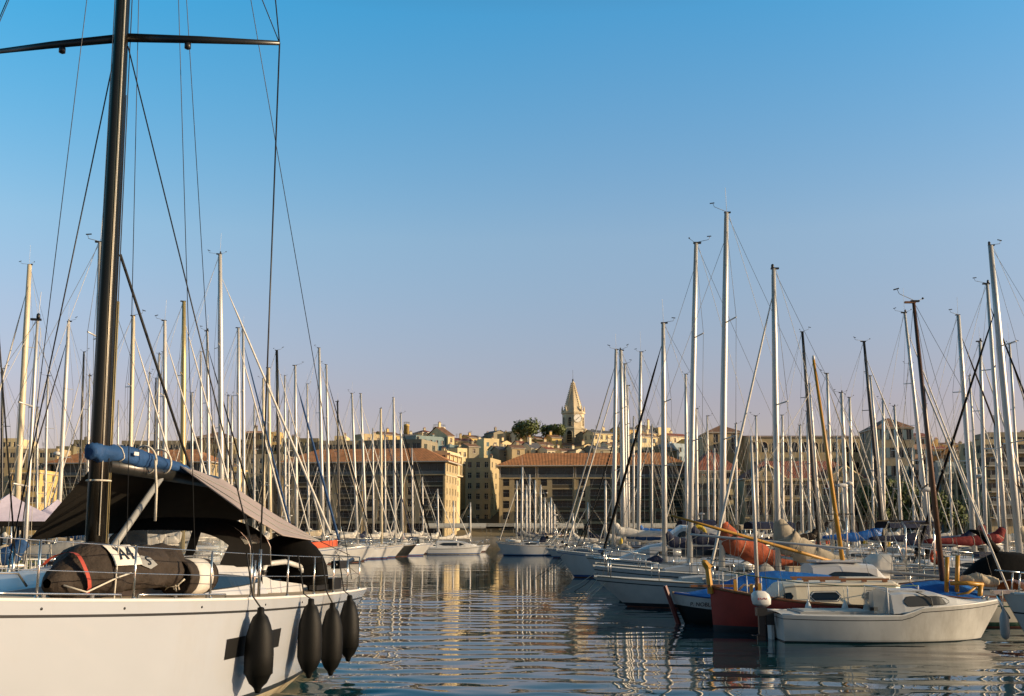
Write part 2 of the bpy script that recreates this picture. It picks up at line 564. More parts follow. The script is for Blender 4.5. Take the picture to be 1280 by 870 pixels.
# ------------------------------------------------------------------ the sailing yacht maker
PLACED = []      # (cx, cy, heading, L, B)
def rect_of(cx, cy, hd, L, B):
    f = Vector((math.cos(hd), math.sin(hd))); l = Vector((-f.y, f.x))
    return Vector((cx, cy)), f, l, L / 2, B / 2
def overlap(a, b):
    ca, fa, la, ha, wa = rect_of(*a); cb, fb, lb, hb, wb = rect_of(*b)
    for ax in (fa, la, fb, lb):
        ra = abs(ax.dot(fa)) * ha + abs(ax.dot(la)) * wa
        rb = abs(ax.dot(fb)) * hb + abs(ax.dot(lb)) * wb
        if abs(ax.dot(ca - cb)) > ra + rb:
            return False
    return True

def sail_boat(label, top, botpx, Y, hd=0.0, L=10.0, mw=5.0, mm='alu', hull='gel', group=None, fixed=False,
              stay='canvas', stay_r=.042, cover='canvas', boom=True, hood=None, spreaders=2, gear=True, stripe='bluestripe',
              anti='antir', seed=None, free=None, mast_at=.40, cabin=True, B=None, stay_frac=.93, sail_h=1.0, J=None, taper=.7, fend=0, tent=None, lines=True, bz=None, tent_z=3.1, droop=.02, bowcloth=None, clutter=True):
    seed = seed if seed is not None else hash(label) % 1000
    rnd = random.Random(sum(ord(c) * (i + 1) for i, c in enumerate(label)))
    B = B or L * .30
    hd = R(hd)
    f = Vector((math.cos(hd), math.sin(hd), 0)); l = Vector((-f.y, f.x, 0))
    fr = free or (L * .095 + .05)
    fs, fm, fb = fr * .95, fr * .93, fr * 1.28
    step_x = L / 2 - mast_at * L
    if J:                                  # mast set J metres abaft the stem
        step_x = L / 2 - J
    for _ in range(160):
        zdeck = fr + .28
        base = Vector((xat(botpx, Y, zdeck), Y, zdeck))
        c = base - f * step_x
        rec = (c.x, c.y, hd, L + .3, B + .35)
        if fixed or not any(overlap(rec, q) for q in PLACED):
            break
        Y += .35
    PLACED.append(rec)
    root = thing('sailing_yacht', label, 'sailboat', (c.x, c.y, 0), hd, group)
    toL = lambda w: Vector(((w - Vector((c.x, c.y, 0))).dot(f), (w - Vector((c.x, c.y, 0))).dot(l), w.z))
    T = toL(P(top[0], top[1], Y)); Bm = toL(base)
    mr = mw / 2 / FPX * Y
    H = Hull(-L / 2, L / 2, B, fs, fm, fb, ob=L * .11, os=L * .05, tr=.72, ws=.85, draft=.45)
    hm = M_[hull]
    H.build(13, hm, M_[stripe], M_['boot'] if rnd.random() < .6 else M_['bluestripe'], M_[anti]).build('hull', root)
    dm = H.deck(10, M_['deckw'], .06)
    H.rail_tube(dm, .022, M_['teak'] if rnd.random() < .4 else M_['steel'], n=12)
    # cockpit well rim
    zc = fs + .06
    dm.box((-L * .30, 0, zc + .10), (L * .24, B * .52, .16), M_['gel2'])
    dm.box((-L * .30, 0, zc + .185), (L * .20, B * .36, .012), M_['teak'])
    dm.build('deck', root)
    if cabin:
        zb = fm + .05
        hgt = rnd.uniform(.36, .5)
        st = [(-L * .19, B * .31, zb, hgt), (-L * .02, B * .30, zb, hgt * .95), (L * .12, B * .24, zb + .03, hgt * .72), (L * .22, B * .15, zb + .1, .10)]
        cb = MB(); trunk(cb, st, M_['gel2'] if hull in ('gel2',) else M_['gel'])
        cab = cb.build('cabin', root)
        add_side_windows(st, -L * .15, L * .06, .35, .80, M_['glassdk'], parent=cab)
        hb = MB(); hb.box((L * .02, 0, zb + hgt + .02), (.5, .5, .05), M_['glassdk']); hb.build('hatch', cab)
    # mast
    mb = MB()
    rr = [mr, mr, mr * .97, mr * taper]
    mb.tube([Bm + Vector((0, 0, -.15)), Bm.lerp(T, .3), Bm.lerp(T, .75), T], rr, M_[mm], 8, sq=(1, 1))
    mast = mb.build('mast', root)
    Hm = (T - Bm).length
    sp = []
    for k in range(spreaders):
        fz = (.52 if spreaders == 1 else (.38, .68)[k] if spreaders == 2 else (.27, .5, .74)[k]) + rnd.uniform(-.03, .03)
        p = Bm.lerp(T, fz)
        ln = B * (.30 if k == 0 else .25)
        s_ = MB()
        s_.tube([p + Vector((-.22, ln, .05)), p, p + Vector((-.22, -ln, .05))], .024, M_[mm if mm in ('carbon', 'alug') else 'alu'], 5)
        s_.build('spreader', mast)
        sp.append((p, ln))
    if gear:
        g = MB(); wind_gear(g, T, rnd.uniform(.8, 1.2), int(rnd.random() * 999)); g.build('masthead_gear', mast)
    # boom and its sail
    if boom:
        bz = Bm.z + (bz if bz is not None else rnd.uniform(.55, .8))
        b0 = Bm.lerp(T, (bz - Bm.z) / (T.z - Bm.z)); b1 = b0 + Vector((-L * .37, 0, -droop))
        m3 = MB(); m3.tube([b0, b1], .055, M_['alu'], 6); bo = m3.build('boom', root)
        if cover:
            k = sail_h
            bundle([b0 + Vector((-.04, 0, .62 * k)), b0 + Vector((-.30, 0, .24 * k)), b0.lerp(b1, .42) + Vector((0, 0, .12)), b1 + Vector((.1, 0, .12))],
                   [.13, .19 * k, .155 * k, .08], M_[cover], seed=int(rnd.random() * 999), lump=.08).build('sail_cover', bo)
    else:
        b1 = Bm + Vector((-L * .3, 0, 1))
    # standing rigging
    bow = H.edge(.97, 1); bow.y = 0; bow.z += .05
    stn = H.edge(.01, 1); stn.y = 0
    st_top = Bm.lerp(T, stay_frac)
    if stay:
        fs_ = MB()
        a = bow + (st_top - bow) * .04; b = bow + (st_top - bow) * .93
        fs_.tube([bow, a, a + (b - a) * .02, a.lerp(b, .3), a.lerp(b, .9), b, st_top], [.012, .02, stay_r * 1.15, stay_r * 1.2, stay_r * .8, .02, .010], M_[stay], 6)
        fs_.lathe([(.02, -.05), (.10, -.04), (.10, .06), (.02, .08)], a, M_['black'], 8)
        fs_.build('furled_headsail', root)
    if lines:
        rg = MB()
        w = M_['wire']
        rr = .0055 + Y * .00004
        if not stay: rg.tube([bow, st_top], rr, w, 4)
        rg.tube([T, Vector((stn.x + .25, 0, fs + .2))], rr, w, 4)
        for sg in (1, -1):
            ch = H.edge((step_x - .25 + L / 2) / L, sg, 0, .06)
            pts = [T.lerp(Bm, .03)]
            for (p, ln) in reversed(sp):
                pts.append(p + Vector((-.22, sg * ln, .05)))
            pts.append(ch)
            for i in range(len(pts) - 1):
                rg.tube([pts[i], pts[i + 1]], rr, w, 4)
            if sp:
                rg.tube([sp[0][0], ch + Vector((.2, 0, 0))], rr, w, 4)
        rg.tube([T + Vector((-.05, .05, 0)), b1], rr, M_['rope'], 4)
        rg.tube([Bm + Vector((mr + .05, .08, .3)), T + Vector((.08, .03, -.2))], rr, M_['rope'], 4)
        rg.build('rigging', root)
    if Y < 90 and rnd.random() < .75:
        e = MB()
        for sg in (1, -1):
            a_ = bow + Vector((-.25, sg * .12, -.1)); b_ = bow + Vector((rnd.uniform(.9, 2.0), sg * rnd.uniform(.1, .7), -bow.z - .25))
            e.tube([a_, a_.lerp(b_, .5) + Vector((0, 0, -.12)), b_], .012, M_['rope' if rnd.random() < .6 else 'ropedk'], 4)
        e.build('mooring_line', root)
    # railings
    rl = MB()
    sm = M_['steel']
    hgt = .58
    tt = [.02, .16, .32, .48, .64, .80]
    for sg in (1, -1):
        tops = []
        for t in tt:
            e = H.edge(t, sg, 0, .06)
            rl.tube([e, e + Vector((0, 0, hgt))], .014, sm, 5)
            tops.append(e + Vector((0, 0, hgt)))
        for z in (0, -.28):
            rl.tube([p + Vector((0, 0, z)) for p in tops], .006 + Y * .00003, w if lines else sm, 4)
    def pul(t0, xe, zz):
        a = H.edge(t0, 1, 0, .06); b = H.edge(t0, -1, 0, .06)
        e = Vector((xe, 0, zz))
        rl.tube([a + Vector((0, 0, hgt)), Vector((lerp(a.x, xe, .75), a.y * .55, zz + hgt)), e + Vector((0, 0, hgt + .02)), Vector((lerp(a.x, xe, .75), -a.y * .55, zz + hgt)), b + Vector((0, 0, hgt))], .016, sm, 5)
        for sg, q in ((1, a), (-1, b)):
            rl.tube([q, q + Vector((0, 0, hgt))], .016, sm, 5)
            m_ = Vector((lerp(a.x, xe, .75), sg * a.y * .5, zz))
            rl.tube([m_, m_ + Vector((0, 0, hgt))], .016, sm, 5)
    pul(.80, H.edge(.985, 1).x + .1, fb)
    rl.tube([H.edge(.02, 1, hgt, .06), Vector((-L / 2 + .02, B * .2, fs + hgt)), Vector((-L / 2 + .02, -B * .2, fs + hgt)), H.edge(.02, -1, hgt, .06)], .016, sm, 5)
    rl.build('railing', root)
    ex = rnd.random()
    if not hood and cabin and not tent and ex < .55:
        hood = rnd.choice(('navyc', 'bluec', 'blackc', 'canvas', 'greenc', 'greyc'))
    if clutter and rnd.random() < .12:
        e = MB(); zf = H.zs(.72) + .12
        e.tube([(L * .12, .25, zf + .28), (L * .24, .2, zf + .25), (L * .30, 0, zf + .22), (L * .24, -.2, zf + .25), (L * .12, -.25, zf + .28)], .15, M_[rnd.choice(('greyc', 'gel2', 'canvas'))], 8)
        e.build('upturned_dinghy', root)
    if rnd.random() < .35:
        e = MB(); xs_ = -L / 2 + .35; zt = fs + rnd.uniform(1.7, 2.1)
        e.tube([(xs_, B * .30, fs), (xs_ - .1, B * .29, zt - .2), (xs_ - .1, B * .2, zt), (xs_ - .1, -B * .2, zt), (xs_ - .1, -B * .29, zt - .2), (xs_, -B * .30, fs)], .028, M_['steel'], 6)
        e.box((xs_ - .05, 0, zt + .05), (.7, 1.1, .04), M_['glassdk'])
        e.build('stern_arch', root)
        if rnd.random() < .5:
            e = MB(); e.tube([(xs_, B * .28, zt - .2), (xs_, B * .28, zt + 1.0)], .03, M_['aluw'], 6)
            e.lathe([(.03, -.2), (.07, -.1), (.07, .1), (.02, .25)], (xs_, B * .28, zt + 1.05), M_['white'], 8, axis='x')
            for k in range(3):
                a = 2 * PI * k / 3 + ex * 6
                e.box((xs_ + .2, B * .28 + .28 * math.cos(a), zt + 1.05 + .28 * math.sin(a)), (.02, .55, .05), M_['black'], rx=a)
            e.build('wind_generator', root)
    if rnd.random() < .16:
        e = MB(); a = Vector((-L / 2 + .1, -B * .2, fs + .5))
        e.tube([a, a + Vector((-.35, 0, 1.2))], .014, M_['wood'], 5)
        q = a + Vector((-.35, 0, 1.2))
        for i, mm_ in enumerate(('bluestripe', 'white', 'redstripe')):
            e.poly([q + Vector((-.02 - .07 * i, .02 * i, -.02 - .16 * i)), q + Vector((-.09 - .07 * i, .02 + .02 * i, -.18 - .16 * i)), q + Vector((.05 - .05 * i, .05, -.62 - .10 * i)), q + Vector((.11 - .05 * i, .04, -.46 - .10 * i))], M_[mm_])
        e.build('ensign', root)
    if rnd.random() < .10 and len(sp) > 0:
        e = MB(); q = Bm.lerp(T, .42) + Vector((.25, 0, 0))
        e.lathe([(.05, -.1), (.24, -.09), (.25, .04), (.12, .12)], q, M_['white'], 12); e.box(q + Vector((-.14, 0, -.12)), (.3, .08, .05), M_['alu'])
        e.build('radar_dome', mast)
    for k in range(rnd.choice((0, 1, 2, 3))):
        t_ = rnd.uniform(.25, .7); sg = rnd.choice((1, -1)); q = H.edge(t_, sg, -.12); q.y += sg * .11
        e = MB(); e.lathe([(.01, .06), (.03, .03), (.10, -.06), (.11, -.2), (.10, -.42), (.03, -.5)], q, M_[rnd.choice(('white', 'navyc', 'gel2'))], 8)
        e.tube([q, H.edge(t_, sg, .5, .06)], .008, M_['rope'], 4)
        e.build('fender', root)
    if bowcloth:
        for sg in (1, -1):
            e = MB()
            rows = []
            for i in range(9):
                a_ = H.edge(lerp(.80, .975, i / 8), sg, 0, .05)
                rows.append([a_ + Vector((0, sg * .03 * math.sin(i * 2 + z_ * 5), z_)) for z_ in (.05, .18, .30, .38)])
            e.grid(rows, M_[bowcloth], True); e.build('rail_cloth', root)
    if clutter and Y < 75:
        for i in range(rnd.randint(3, 6)):
            e = MB(); x_ = rnd.uniform(-.46, .30) * L; y_ = rnd.uniform(-.28, .28) * B; z_ = (fs if x_ < -.18 * L else fm + .35) + .05
            s_ = rnd.uniform(.18, .5); mm_ = M_[rnd.choice(('gel', 'canvas', 'white', 'bluec', 'navyc', 'creamc', 'greyc', 'canvas', 'white'))]
            kk = rnd.random()
            if kk < .5:
                pts_ = [Vector((x_, y_, z_ + .1)), Vector((x_ + s_ * .6, y_ + rnd.uniform(-.3, .3), z_ + s_ * .5)), Vector((x_ + s_ * 1.6, y_ + rnd.uniform(-.4, .4), z_ + .1))]
                e.tube(pts_, [s_ * .25, s_ * .45, s_ * .2], mm_, 8); e.build('folded_canvas', root)
            elif kk < .8:
                e.box((x_, y_, z_ + s_ * .35), (s_ * 1.3, s_ * .9, s_ * .8), mm_, rz=rnd.uniform(-.4, .4)); e.build('deck_box', root)
            else:
                e.tube([Vector((x_, y_ + .26 * math.cos(a_), z_ + .45 + .26 * math.sin(a_))) for a_ in [R(-60 + 30 * w_) for w_ in range(11)]], .07, M_[rnd.choice(('white', 'ylw', 'orangec'))], 7)
                e.build('horseshoe_lifebuoy', root)
        if rnd.random() < .5:
            e = MB(); x_ = -L * .40; z_ = fs + .75
            e.tube([Vector((x_, .42 * math.cos(a_), z_ + .42 * math.sin(a_))) for a_ in [2 * PI * w_ / 16 for w_ in range(17)]], .022, M_['steel'], 5)
            e.tube([(x_, 0, fs), (x_, 0, z_)], .07, M_['white'], 6); e.build('steering_wheel', root)
        if rnd.random() < .3 and not tent:
            e = MB(); mm_ = M_[rnd.choice(('blackc', 'navyc', 'bluec', 'creamc'))]; x0_, x1_ = -L * .24, -L * .44; zt_ = fs + 1.95
            e.grid([[Vector((x_, yy_ * B, zt_ - zz_)) for yy_, zz_ in ((.34, .28), (.30, .06), (.15, .0), (0, -.02), (-.15, 0), (-.30, .06), (-.34, .28))] for x_ in (x0_, lerp(x0_, x1_, .5), x1_)], mm_, True)
            for x_ in (x0_, x1_):
                for sg in (1, -1):
                    e.tube([(x_, sg * .33 * B, zt_ - .25), (lerp(x_, (x0_ + x1_) / 2, .6), sg * .36 * B, fs + .1)], .014, M_['steel'], 5)
            e.build('bimini', root)
    if hood:
        hb = MB(); sprayhood_mesh(hb, -L * .20, B * .30, fm + .4, .62, L * .11, M_[hood]); hb.build('sprayhood', root)
    if tent:
        tb = MB(); zt = tent_z
        x0, x1 = Bm.x - .3, -L * .42
        rows = []
        for i in range(7):
            x = lerp(x0, x1, i / 6); sg = .10 * math.sin(i * 1.1)
            rows.append([Vector((x, yy, zz + sg * .3)) for yy, zz in ((B * .56, zt - .75), (B * .5, zt - .62), (B * .25, zt - .27), (0, zt + .05), (-B * .25, zt - .27), (-B * .5, zt - .62), (-B * .56, zt - .75))])
        tb.grid(rows, M_[tent], False); tb.build('boom_tent', root)
    return root

def sprayhood_mesh(mb, x, hw, z, h, d, m, win=True):
    rows = []
    n = 10
    for (dx, k, hh) in ((.0, 1.0, 0.02), (-d * .25, 1.02, .75), (-d * .55, 1.04, 1.0), (-d, 1.05, 1.02)):
        r = []
        for i in range(n + 1):
            a = PI * i / n
            c, s_ = math.cos(a), math.sin(a)
            r.append(Vector((x + dx + .25 * d, hw * k * (abs(c) ** .6) * (1 if c > 0 else -1), z + h * hh * s_ ** .5)))
        rows.append(r)
    mb.grid(rows, m, True)
    # clear front panel
    if win:
        a, b = rows[0], rows[1]
        for i in (2, 3, 5, 6):
            q = [a[i].lerp(b[i], .3), a[i + 1].lerp(b[i + 1], .3), a[i + 1].lerp(b[i + 1], .85), a[i].lerp(b[i], .85)]
            mb.poly([p + Vector((.02, 0, .012)) for p in q], M_['clear'])
# ------------------------------------------------------------------ the big white yacht in front
NX, NY = -5.7, 14.5
NA = R(12.0)
NH = math.atan2(-math.cos(NA), -math.sin(NA))       # bow points at the camera side, out to the left
nf = Vector((math.cos(NH), math.sin(NH), 0)); nl = Vector((-nf.y, nf.x, 0))
def n_w(x, y, z): return Vector((NX, NY, 0)) + nf * x + nl * y + Vector((0, 0, z))

def near_yacht():
    root = thing('racing_cruiser_yacht', 'large white yacht with black dodger and tall dark mast filling the left of the picture', 'sailboat', (NX, NY, 0), NH)
    H = Hull(-6.55, 7.6, 4.25, 1.30, 1.50, 2.02, ob=.5, os=1.05, tr=.74, ws=.42, draft=.6, tm=.45, wlb=.90, flare=.5, full=2.0)
    mb = H.build(44, M_['gelnear'], M_['dstripe'], M_['boot'], M_['anti'], stripe_d=.135, stripe_w=.03, boot_z=.22, boot_w=.07)
    hull = mb.build('hull', root)
    # long hull window under the first fender
    for sg in (1, -1):
        w = MB()
        up, dn = [], []
        for i in range(9):
            t = lerp(.472, .352, i / 8)
            zc = .90
            a = H.pt(t, zc + .12, sg); b = H.pt(t, zc - .14, sg)
            a.y += sg * .006; b.y += sg * .006
            up.append(a); dn.append(b)
        w.grid([up, dn] if sg < 0 else [dn, up], M_['black'], False)
        w.build('hull_window', hull)
    # little drain fittings under the rail
    for t in (.30, .40, .52, .62, .70, .78):
        d = MB()
        p = H.pt(t, H.zs(t) - .075, 1)
        d.lathe([(.002, -.004), (.016, -.004), (.014, .008), (.002, .008)], p, M_['black'], 8, axis='y')
        d.build('drain', hull)
    dk = H.deck(40, M_['decktan'], .06, .0)
    H.rail_tube(dk, .022, M_['white'], 0, .99, .012, 40, .025)
    # low metal foot rail
    for (t0, t1) in ((.475, .60), (.62, .74), (.76, .9)):
        pts = [H.edge(lerp(t0, t1, i / 8), 1, .075, .06) for i in range(9)]
        dk.tube([pts[0] + Vector((0, 0, -.06))] + pts + [pts[-1] + Vector((0, 0, -.06))], .012, M_['steel'], 5)
        for p in pts[2::3]:
            dk.box(p + Vector((0, 0, -.035)), (.05, .02, .07), M_['steel'])
    dk.build('deck', root)
    # coachroof
    st = [(-2.75, 1.30, 1.46, .46), (-1.6, 1.32, 1.48, .50), (-.4, 1.22, 1.52, .46), (.9, .98, 1.57, .34), (1.9, .6, 1.63, .14), (2.3, .35, 1.68, .03)]
    c = MB(); trunk(c, st, M_['gel'], 7, .80)
    cr = c.build('coachroof', root)
    add_side_windows(st, -2.70, -.20, .10, .82, M_['glassbl'], .80, cr, rnd=.45, nseg=16, taper=.3)
    hb = MB(); hb.box((.35, 0, 1.99), (.55, .55, .05), M_['glassdk']); hb.build('hatch', cr)
    for sg in (1, -1):
        gb = MB()
        gb.tube([(-1.9, sg * .95, 1.98), (-1.7, sg * .95, 2.05), (-.5, sg * .9, 2.05), (-.3, sg * .9, 1.98)], .014, M_['steel'], 5)
        gb.build('grab_rail', cr)
    # cockpit coaming, winches, instrument table
    ck = MB()
    for sg in (1, -1):
        ck.grid([[Vector((x, sg * yo, z0)), Vector((x, sg * (yo - .03), z1)), Vector((x, sg * (yo - .35), z1 + .015)), Vector((x, sg * (yo - .4), z0 - .2))]
                 for (x, yo, z0, z1) in ((-2.72, 1.22, 1.44, 1.72), (-3.1, 1.22, 1.42, 1.62), (-3.6, 1.24, 1.40, 1.57), (-4.3, 1.24, 1.36, 1.50), (-4.8, 1.24, 1.33, 1.40))], M_['gel'], False, flip=(sg < 0))
        ck.box((-3.35, sg * 1.05, 1.615), (.3, .22, .012), M_['glassbl'])
    ck.box((-4.0, 0, 1.36), (2.4, 1.7, .03), M_['teak'])
    ck.build('cockpit_coaming', root)
    for sg in (1, -1):
        wb = MB(); wb.lathe([(.09, 1.60), (.10, 1.63), (.065, 1.68), (.065, 1.74), (.085, 1.77), (.05, 1.78)], (-3.0, sg * 1.06, 0), M_['black'], 12); wb.build('winch', root)
    # white arched seat back behind the dodger
    ab = MB()
    pts = [Vector((-3.2, .95, 1.70)), Vector((-3.3, .97, 1.87)), Vector((-3.9, 1.05, 1.89)), Vector((-4.35, 1.12, 1.80)), Vector((-4.6, 1.16, 1.55))]
    for a, b in zip(pts, pts[1:]):
        ab.tube([a, b], .045, M_['gel2'], 8)
    ab.build('seat_back', root)
    # dodger
    s = MB()
    x0, n = -1.35, 18
    rows = []
    prof = ((.0, 1.02, .03), (-.03, 1.022, .12), (-.24, 1.05, .74), (-.45, 1.07, .90), (-.75, 1.09, 1.0), (-1.30, 1.12, 1.0), (-1.42, 1.12, .97))
    for (dx, hw, hh) in prof:
        r = []
        for i in range(n + 1):
            a = PI * i / n
            cc, s_ = math.cos(a), math.sin(a)
            r.append(Vector((x0 + dx - .40 * (abs(cc) ** 5), hw * (abs(cc) ** .6) * (1 if cc > 0 else -1), 1.86 + .76 * hh * (s_ ** .5 if s_ > 0 else 0))))
        rows.append(r)
    WIN = set(range(2, 6)) | set(range(7, 11)) | set(range(12, 16))
    nc = n + 1
    i0 = s.vs([p for r in rows for p in r])
    for a_ in range(len(rows) - 1):
        for b_ in range(n):
            if a_ == 1 and b_ in WIN: continue
            s.face([i0 + a_ * nc + b_, i0 + a_ * nc + b_ + 1, i0 + (a_ + 1) * nc + b_ + 1, i0 + (a_ + 1) * nc + b_], M_['blackc'], True)
    dod = s.build('sprayhood', root)
    for (i0_, i1_) in ((2, 6), (7, 11), (12, 16)):
        v = MB()
        v.grid([[rows[2][i] for i in range(i0_, i1_ + 1)], [rows[1][i] for i in range(i0_, i1_ + 1)]], M_['clear'], True)
        v.build('window', dod)
    v = MB()
    q = [rows[3][1], rows[5][1], rows[5][3], rows[3][3]]
    cc = sum(q, Vector()) / 4
    v.poly([cc + (p - cc) * .62 + Vector((0, .025, .01)) for p in q], M_['clear'])
    v.build('window', dod)
    # hoops
    h = MB()
    for k in (4, 6):
        h.tube([p + Vector((0, 0, -.015)) for p in rows[k]], .013, M_['steel'], 6)
    h.build('hoop', dod)
    # mast
    Bm = Vector((0, 0, 1.75)); T = Vector((-.6, -.79, 21.5))
    m = MB()
    m.tube([Bm.lerp(T, f) for f in (-.01, 0.1, .25, .5, .8, 1)], [.145, .142, .130, .108, .09, .06], M_['mastdk'], 20, sq=(.82, 1.12))
    mast = m.build('mast', root)
    tr = MB()
    tr.tube([Bm.lerp(T, f) + Vector((-.18, .035, 0)) for f in (.02, .2)], .035, M_['alug'], 8)
    tr.tube([Bm.lerp(T, f) + Vector((-.165 + .05 * f, 0, 0)) for f in (.2, .5, .97)], .018, M_['carbon'], 6)
    tr.build('sail_track', mast)
    cl = MB()
    for f in (.068,):
        p = Bm.lerp(T, f)
        cl.tube([p + Vector((.125 * math.cos(a) * 1.28, .165 * math.sin(a) * .98, 0)) for a in [i * PI / 8 for i in range(17)]], .014, M_['rope'], 5)
    cl.build('collar', mast)
    # halyards lying against the mast
    hl = MB()
    for (dx, dy, f0, f1, mm) in ((.10, .115, .03, .45, 'rope'), (.0, .15, .02, .36, 'ropedk'), (-.09, .12, .02, .9, 'ropedk'), (.12, -.08, .03, .8, 'rope')):
        hl.tube([Bm.lerp(T, f) + Vector((dx * (1 - .3 * f), dy * (1 - .3 * f), 0)) for f in (f0, .2, f1)], .008, M_[mm], 5)
    hl.build('halyard', mast)
    # spreaders, swept aft
    ps = Bm.lerp(T, .4096)
    TIP = {1: ps + Vector((-.67, 2.29, -.02)), -1: ps + Vector((-.02, -2.40, -.02))}
    for sg in (1, -1):
        e = TIP[sg]
        sp = MB(); sp.tube([ps + Vector((-.05, sg * .05, 0)), ps.lerp(e, .5), e], [.075, .062, .038], M_['carbon'], 8, sq=(.55, 1.0))
        sp.lathe([(.01, -.07), (.05, -.05), (.05, .03), (.01, .05)], ps.lerp(e, .42) + Vector((0, 0, -.10)), M_['black'], 8)
        sp.build('spreader', mast)
    ps2 = Bm.lerp(T, .72)
    for sg in (1, -1):
        e = ps2 + Vector((-.5, sg * 1.7, 0))
        sp = MB(); sp.tube([ps2, e], [.07, .04], M_['carbon'], 8, sq=(.55, 1)); sp.build('spreader', mast)
    # standing rigging
    rg = MB(); k = M_['wiredk']
    for sg in (1, -1):
        ch = Vector((-.95, sg * 1.98, 1.50))
        e1 = TIP[sg]; e2 = ps2 + Vector((-.5, sg * 1.7, 0))
        rg.tube([T, e2], .008, k, 5); rg.tube([e2, e1], .010, k, 5)
        rg.tube([e1, e1.lerp(ch, .5), ch + Vector((0, 0, .65))], .013, k, 6)
        rg.tube([ch + Vector((0, 0, .65)), ch], .024, M_['steel'], 6)
        rg.tube([ps + Vector((-.04, sg * .1, -.15)), ch + Vector((.12, -sg * .02, .5))], .011, k, 6)
        rg.tube([ch + Vector((.12, -sg * .02, .5)), ch + Vector((.12, -sg * .02, 0))], .020, M_['steel'], 6)
        rg.tube([ps2 + Vector((0, sg * .08, -.1)), e1], .008, k, 5)
        rg.tube([T, Vector((-6.3, sg * 1.35, 1.5))], .007, k, 5)
    rg.tube([Bm.lerp(T, .95), Vector((7.4, 0, 2.1))], .010, k, 5)
    # halyards led away from the mast
    rg.tube([Bm.lerp(T, .99) + Vector((0, .2, 0)), Vector((-1.0, .95, 2.0))], .006, k, 5)
    rg.tube([Bm.lerp(T, .97), Vector((-.3, .30, 1.8))], .006, k, 5)
    rg.tube([Bm.lerp(T, .93), Vector((1.2, -.3, 1.75))], .006, k, 5)
    rg.tube([Bm.lerp(T, .72), Vector((4.2, -.9, 1.95))], .006, k, 5)
    rg.build('rigging', root)
    tl = MB()
    tl.tube([Bm.lerp(T, .235) + Vector((-.1, .1, 0)), Vector((-2.2, .1, 3.45))], .022, M_['ropedk'], 6)
    tl.build('topping_line', root)
    # boom with its blue cover, vang
    b = MB(); b.tube([(-.15, 0, 3.32), (-3.3, 0, 3.22)], .09, M_['carbon'], 10, sq=(.8, 1.2)); bo = b.build('boom', root)
    vg = MB(); vg.tube([(-.15, 0, 1.95), (-1.55, 0, 3.2)], .05, M_['greygel'], 8); vg.build('boom_vang', root)
    cv = bundle([Vector((.30, .0, 3.47)), Vector((.10, .0, 3.48)), Vector((-.8, .02, 3.47)), Vector((-2.35, .03, 3.36))], [.10, .125, .13, .06], M_['bluec'], n=16, flat=1.02, lump=.17, seed=3)
    cover = cv.build('sail_cover', bo)
    tp = MB()
    for x, r in ((-1.05, .185), (-1.5, .165)):
        tp.tube([Vector((x + .05 * math.sin(a), .03 + r * .98 * math.cos(a), 3.45 + r * 1.1 * math.sin(a))) for a in [i * PI / 10 for i in range(21)]], .016, M_['rope'], 5)
    tp.tube([Vector((-1.05, .19, 3.45)), Vector((-1.02, .26, 3.0)), Vector((-1.0, .28, 2.55))], .02, M_['rope'], 5)
    tp.box((-.55, .185, 3.50), (.12, .012, .05), M_['white'], rz=0)
    tp.build('lashing', cover)
    # stanchions and wires
    tt = [.985 - .0, .90, .80, .70, .605, .50, .425, .335, .25, .17, .10, .03]
    tops = {1: [], -1: []}
    for sg in (1, -1):
        for t in tt:
            e = H.edge(t, sg, 0, .07)
            s_ = MB(); s_.tube([e, e + Vector((0, 0, .62))], .0135, M_['steel'], 7); s_.lathe([(.03, 0), (.03, .03), (.014, .06)], e, M_['steel'], 8)
            s_.build('stanchion', root)
            tops[sg].append(e)
    gl = MB()
    for sg in (1, -1):
        for z in (.61, .31):
            gl.tube([p + Vector((0, 0, z)) for p in tops[sg]], .0055, M_['steel'], 5)
    gl.tube([tops[1][-1] + Vector((0, 0, .61)), Vector((-6.5, .6, 1.95)), Vector((-6.5, -.6, 1.95)), tops[-1][-1] + Vector((0, 0, .61))], .013, M_['steel'], 6)
    gl.build('guard_wires', root)
    # wheel under its round black cover, boxes at the stern rail
    for sg in (1,):
        wb = MB()
        rows = []
        for (dx, r) in ((.20, .05), (.18, .60), (.07, .72), (-.10, .72), (-.2, .60), (-.22, .05)):
            rows.append([Vector((-4.62 + dx + .1 * math.cos(a), sg * .80 + r * .98 * math.sin(a), 1.62 + r * (math.cos(a) if math.cos(a) > 0 else math.cos(a) * .75))) for a in [2 * PI * i / 24 for i in range(24)]])
        wb.grid(rows, M_['blackc'], True, True)
        wb.build('wheel_cover', root)
    ob = MB()
    ob.box((-5.0, 1.45, 1.48), (.45, .22, .20), M_['black']); ob.box((-4.7, 1.42, 1.44), (.9, .14, .08), M_['black'])
    ob.tube([(-5.2, 1.42, 1.80), (-5.7, 1.40, 1.78), (-6.4, 1.32, 1.86)], .045, M_['black'], 7)
    ob.box((-5.45, 1.42, 1.80), (.40, .16, .14), M_['black'])
    ob.build('stern_rail_pads', root)
    # heap of lines on the coachroof in front of the dodger
    ln = MB(); rnd = random.Random(4)
    for i in range(12):
        x = -.75 + rnd.uniform(-.5, .5); y = rnd.uniform(-.5, .75)
        c0 = Vector((x, y, 2.0))
        pts = [c0 + Vector((rnd.uniform(-.18, .18), rnd.uniform(-.18, .18), rnd.uniform(0, .22))) for _ in range(6)]
        ln.tube(pts, .012, M_['rope'], 5)
    ln.build('coiled_lines', root)
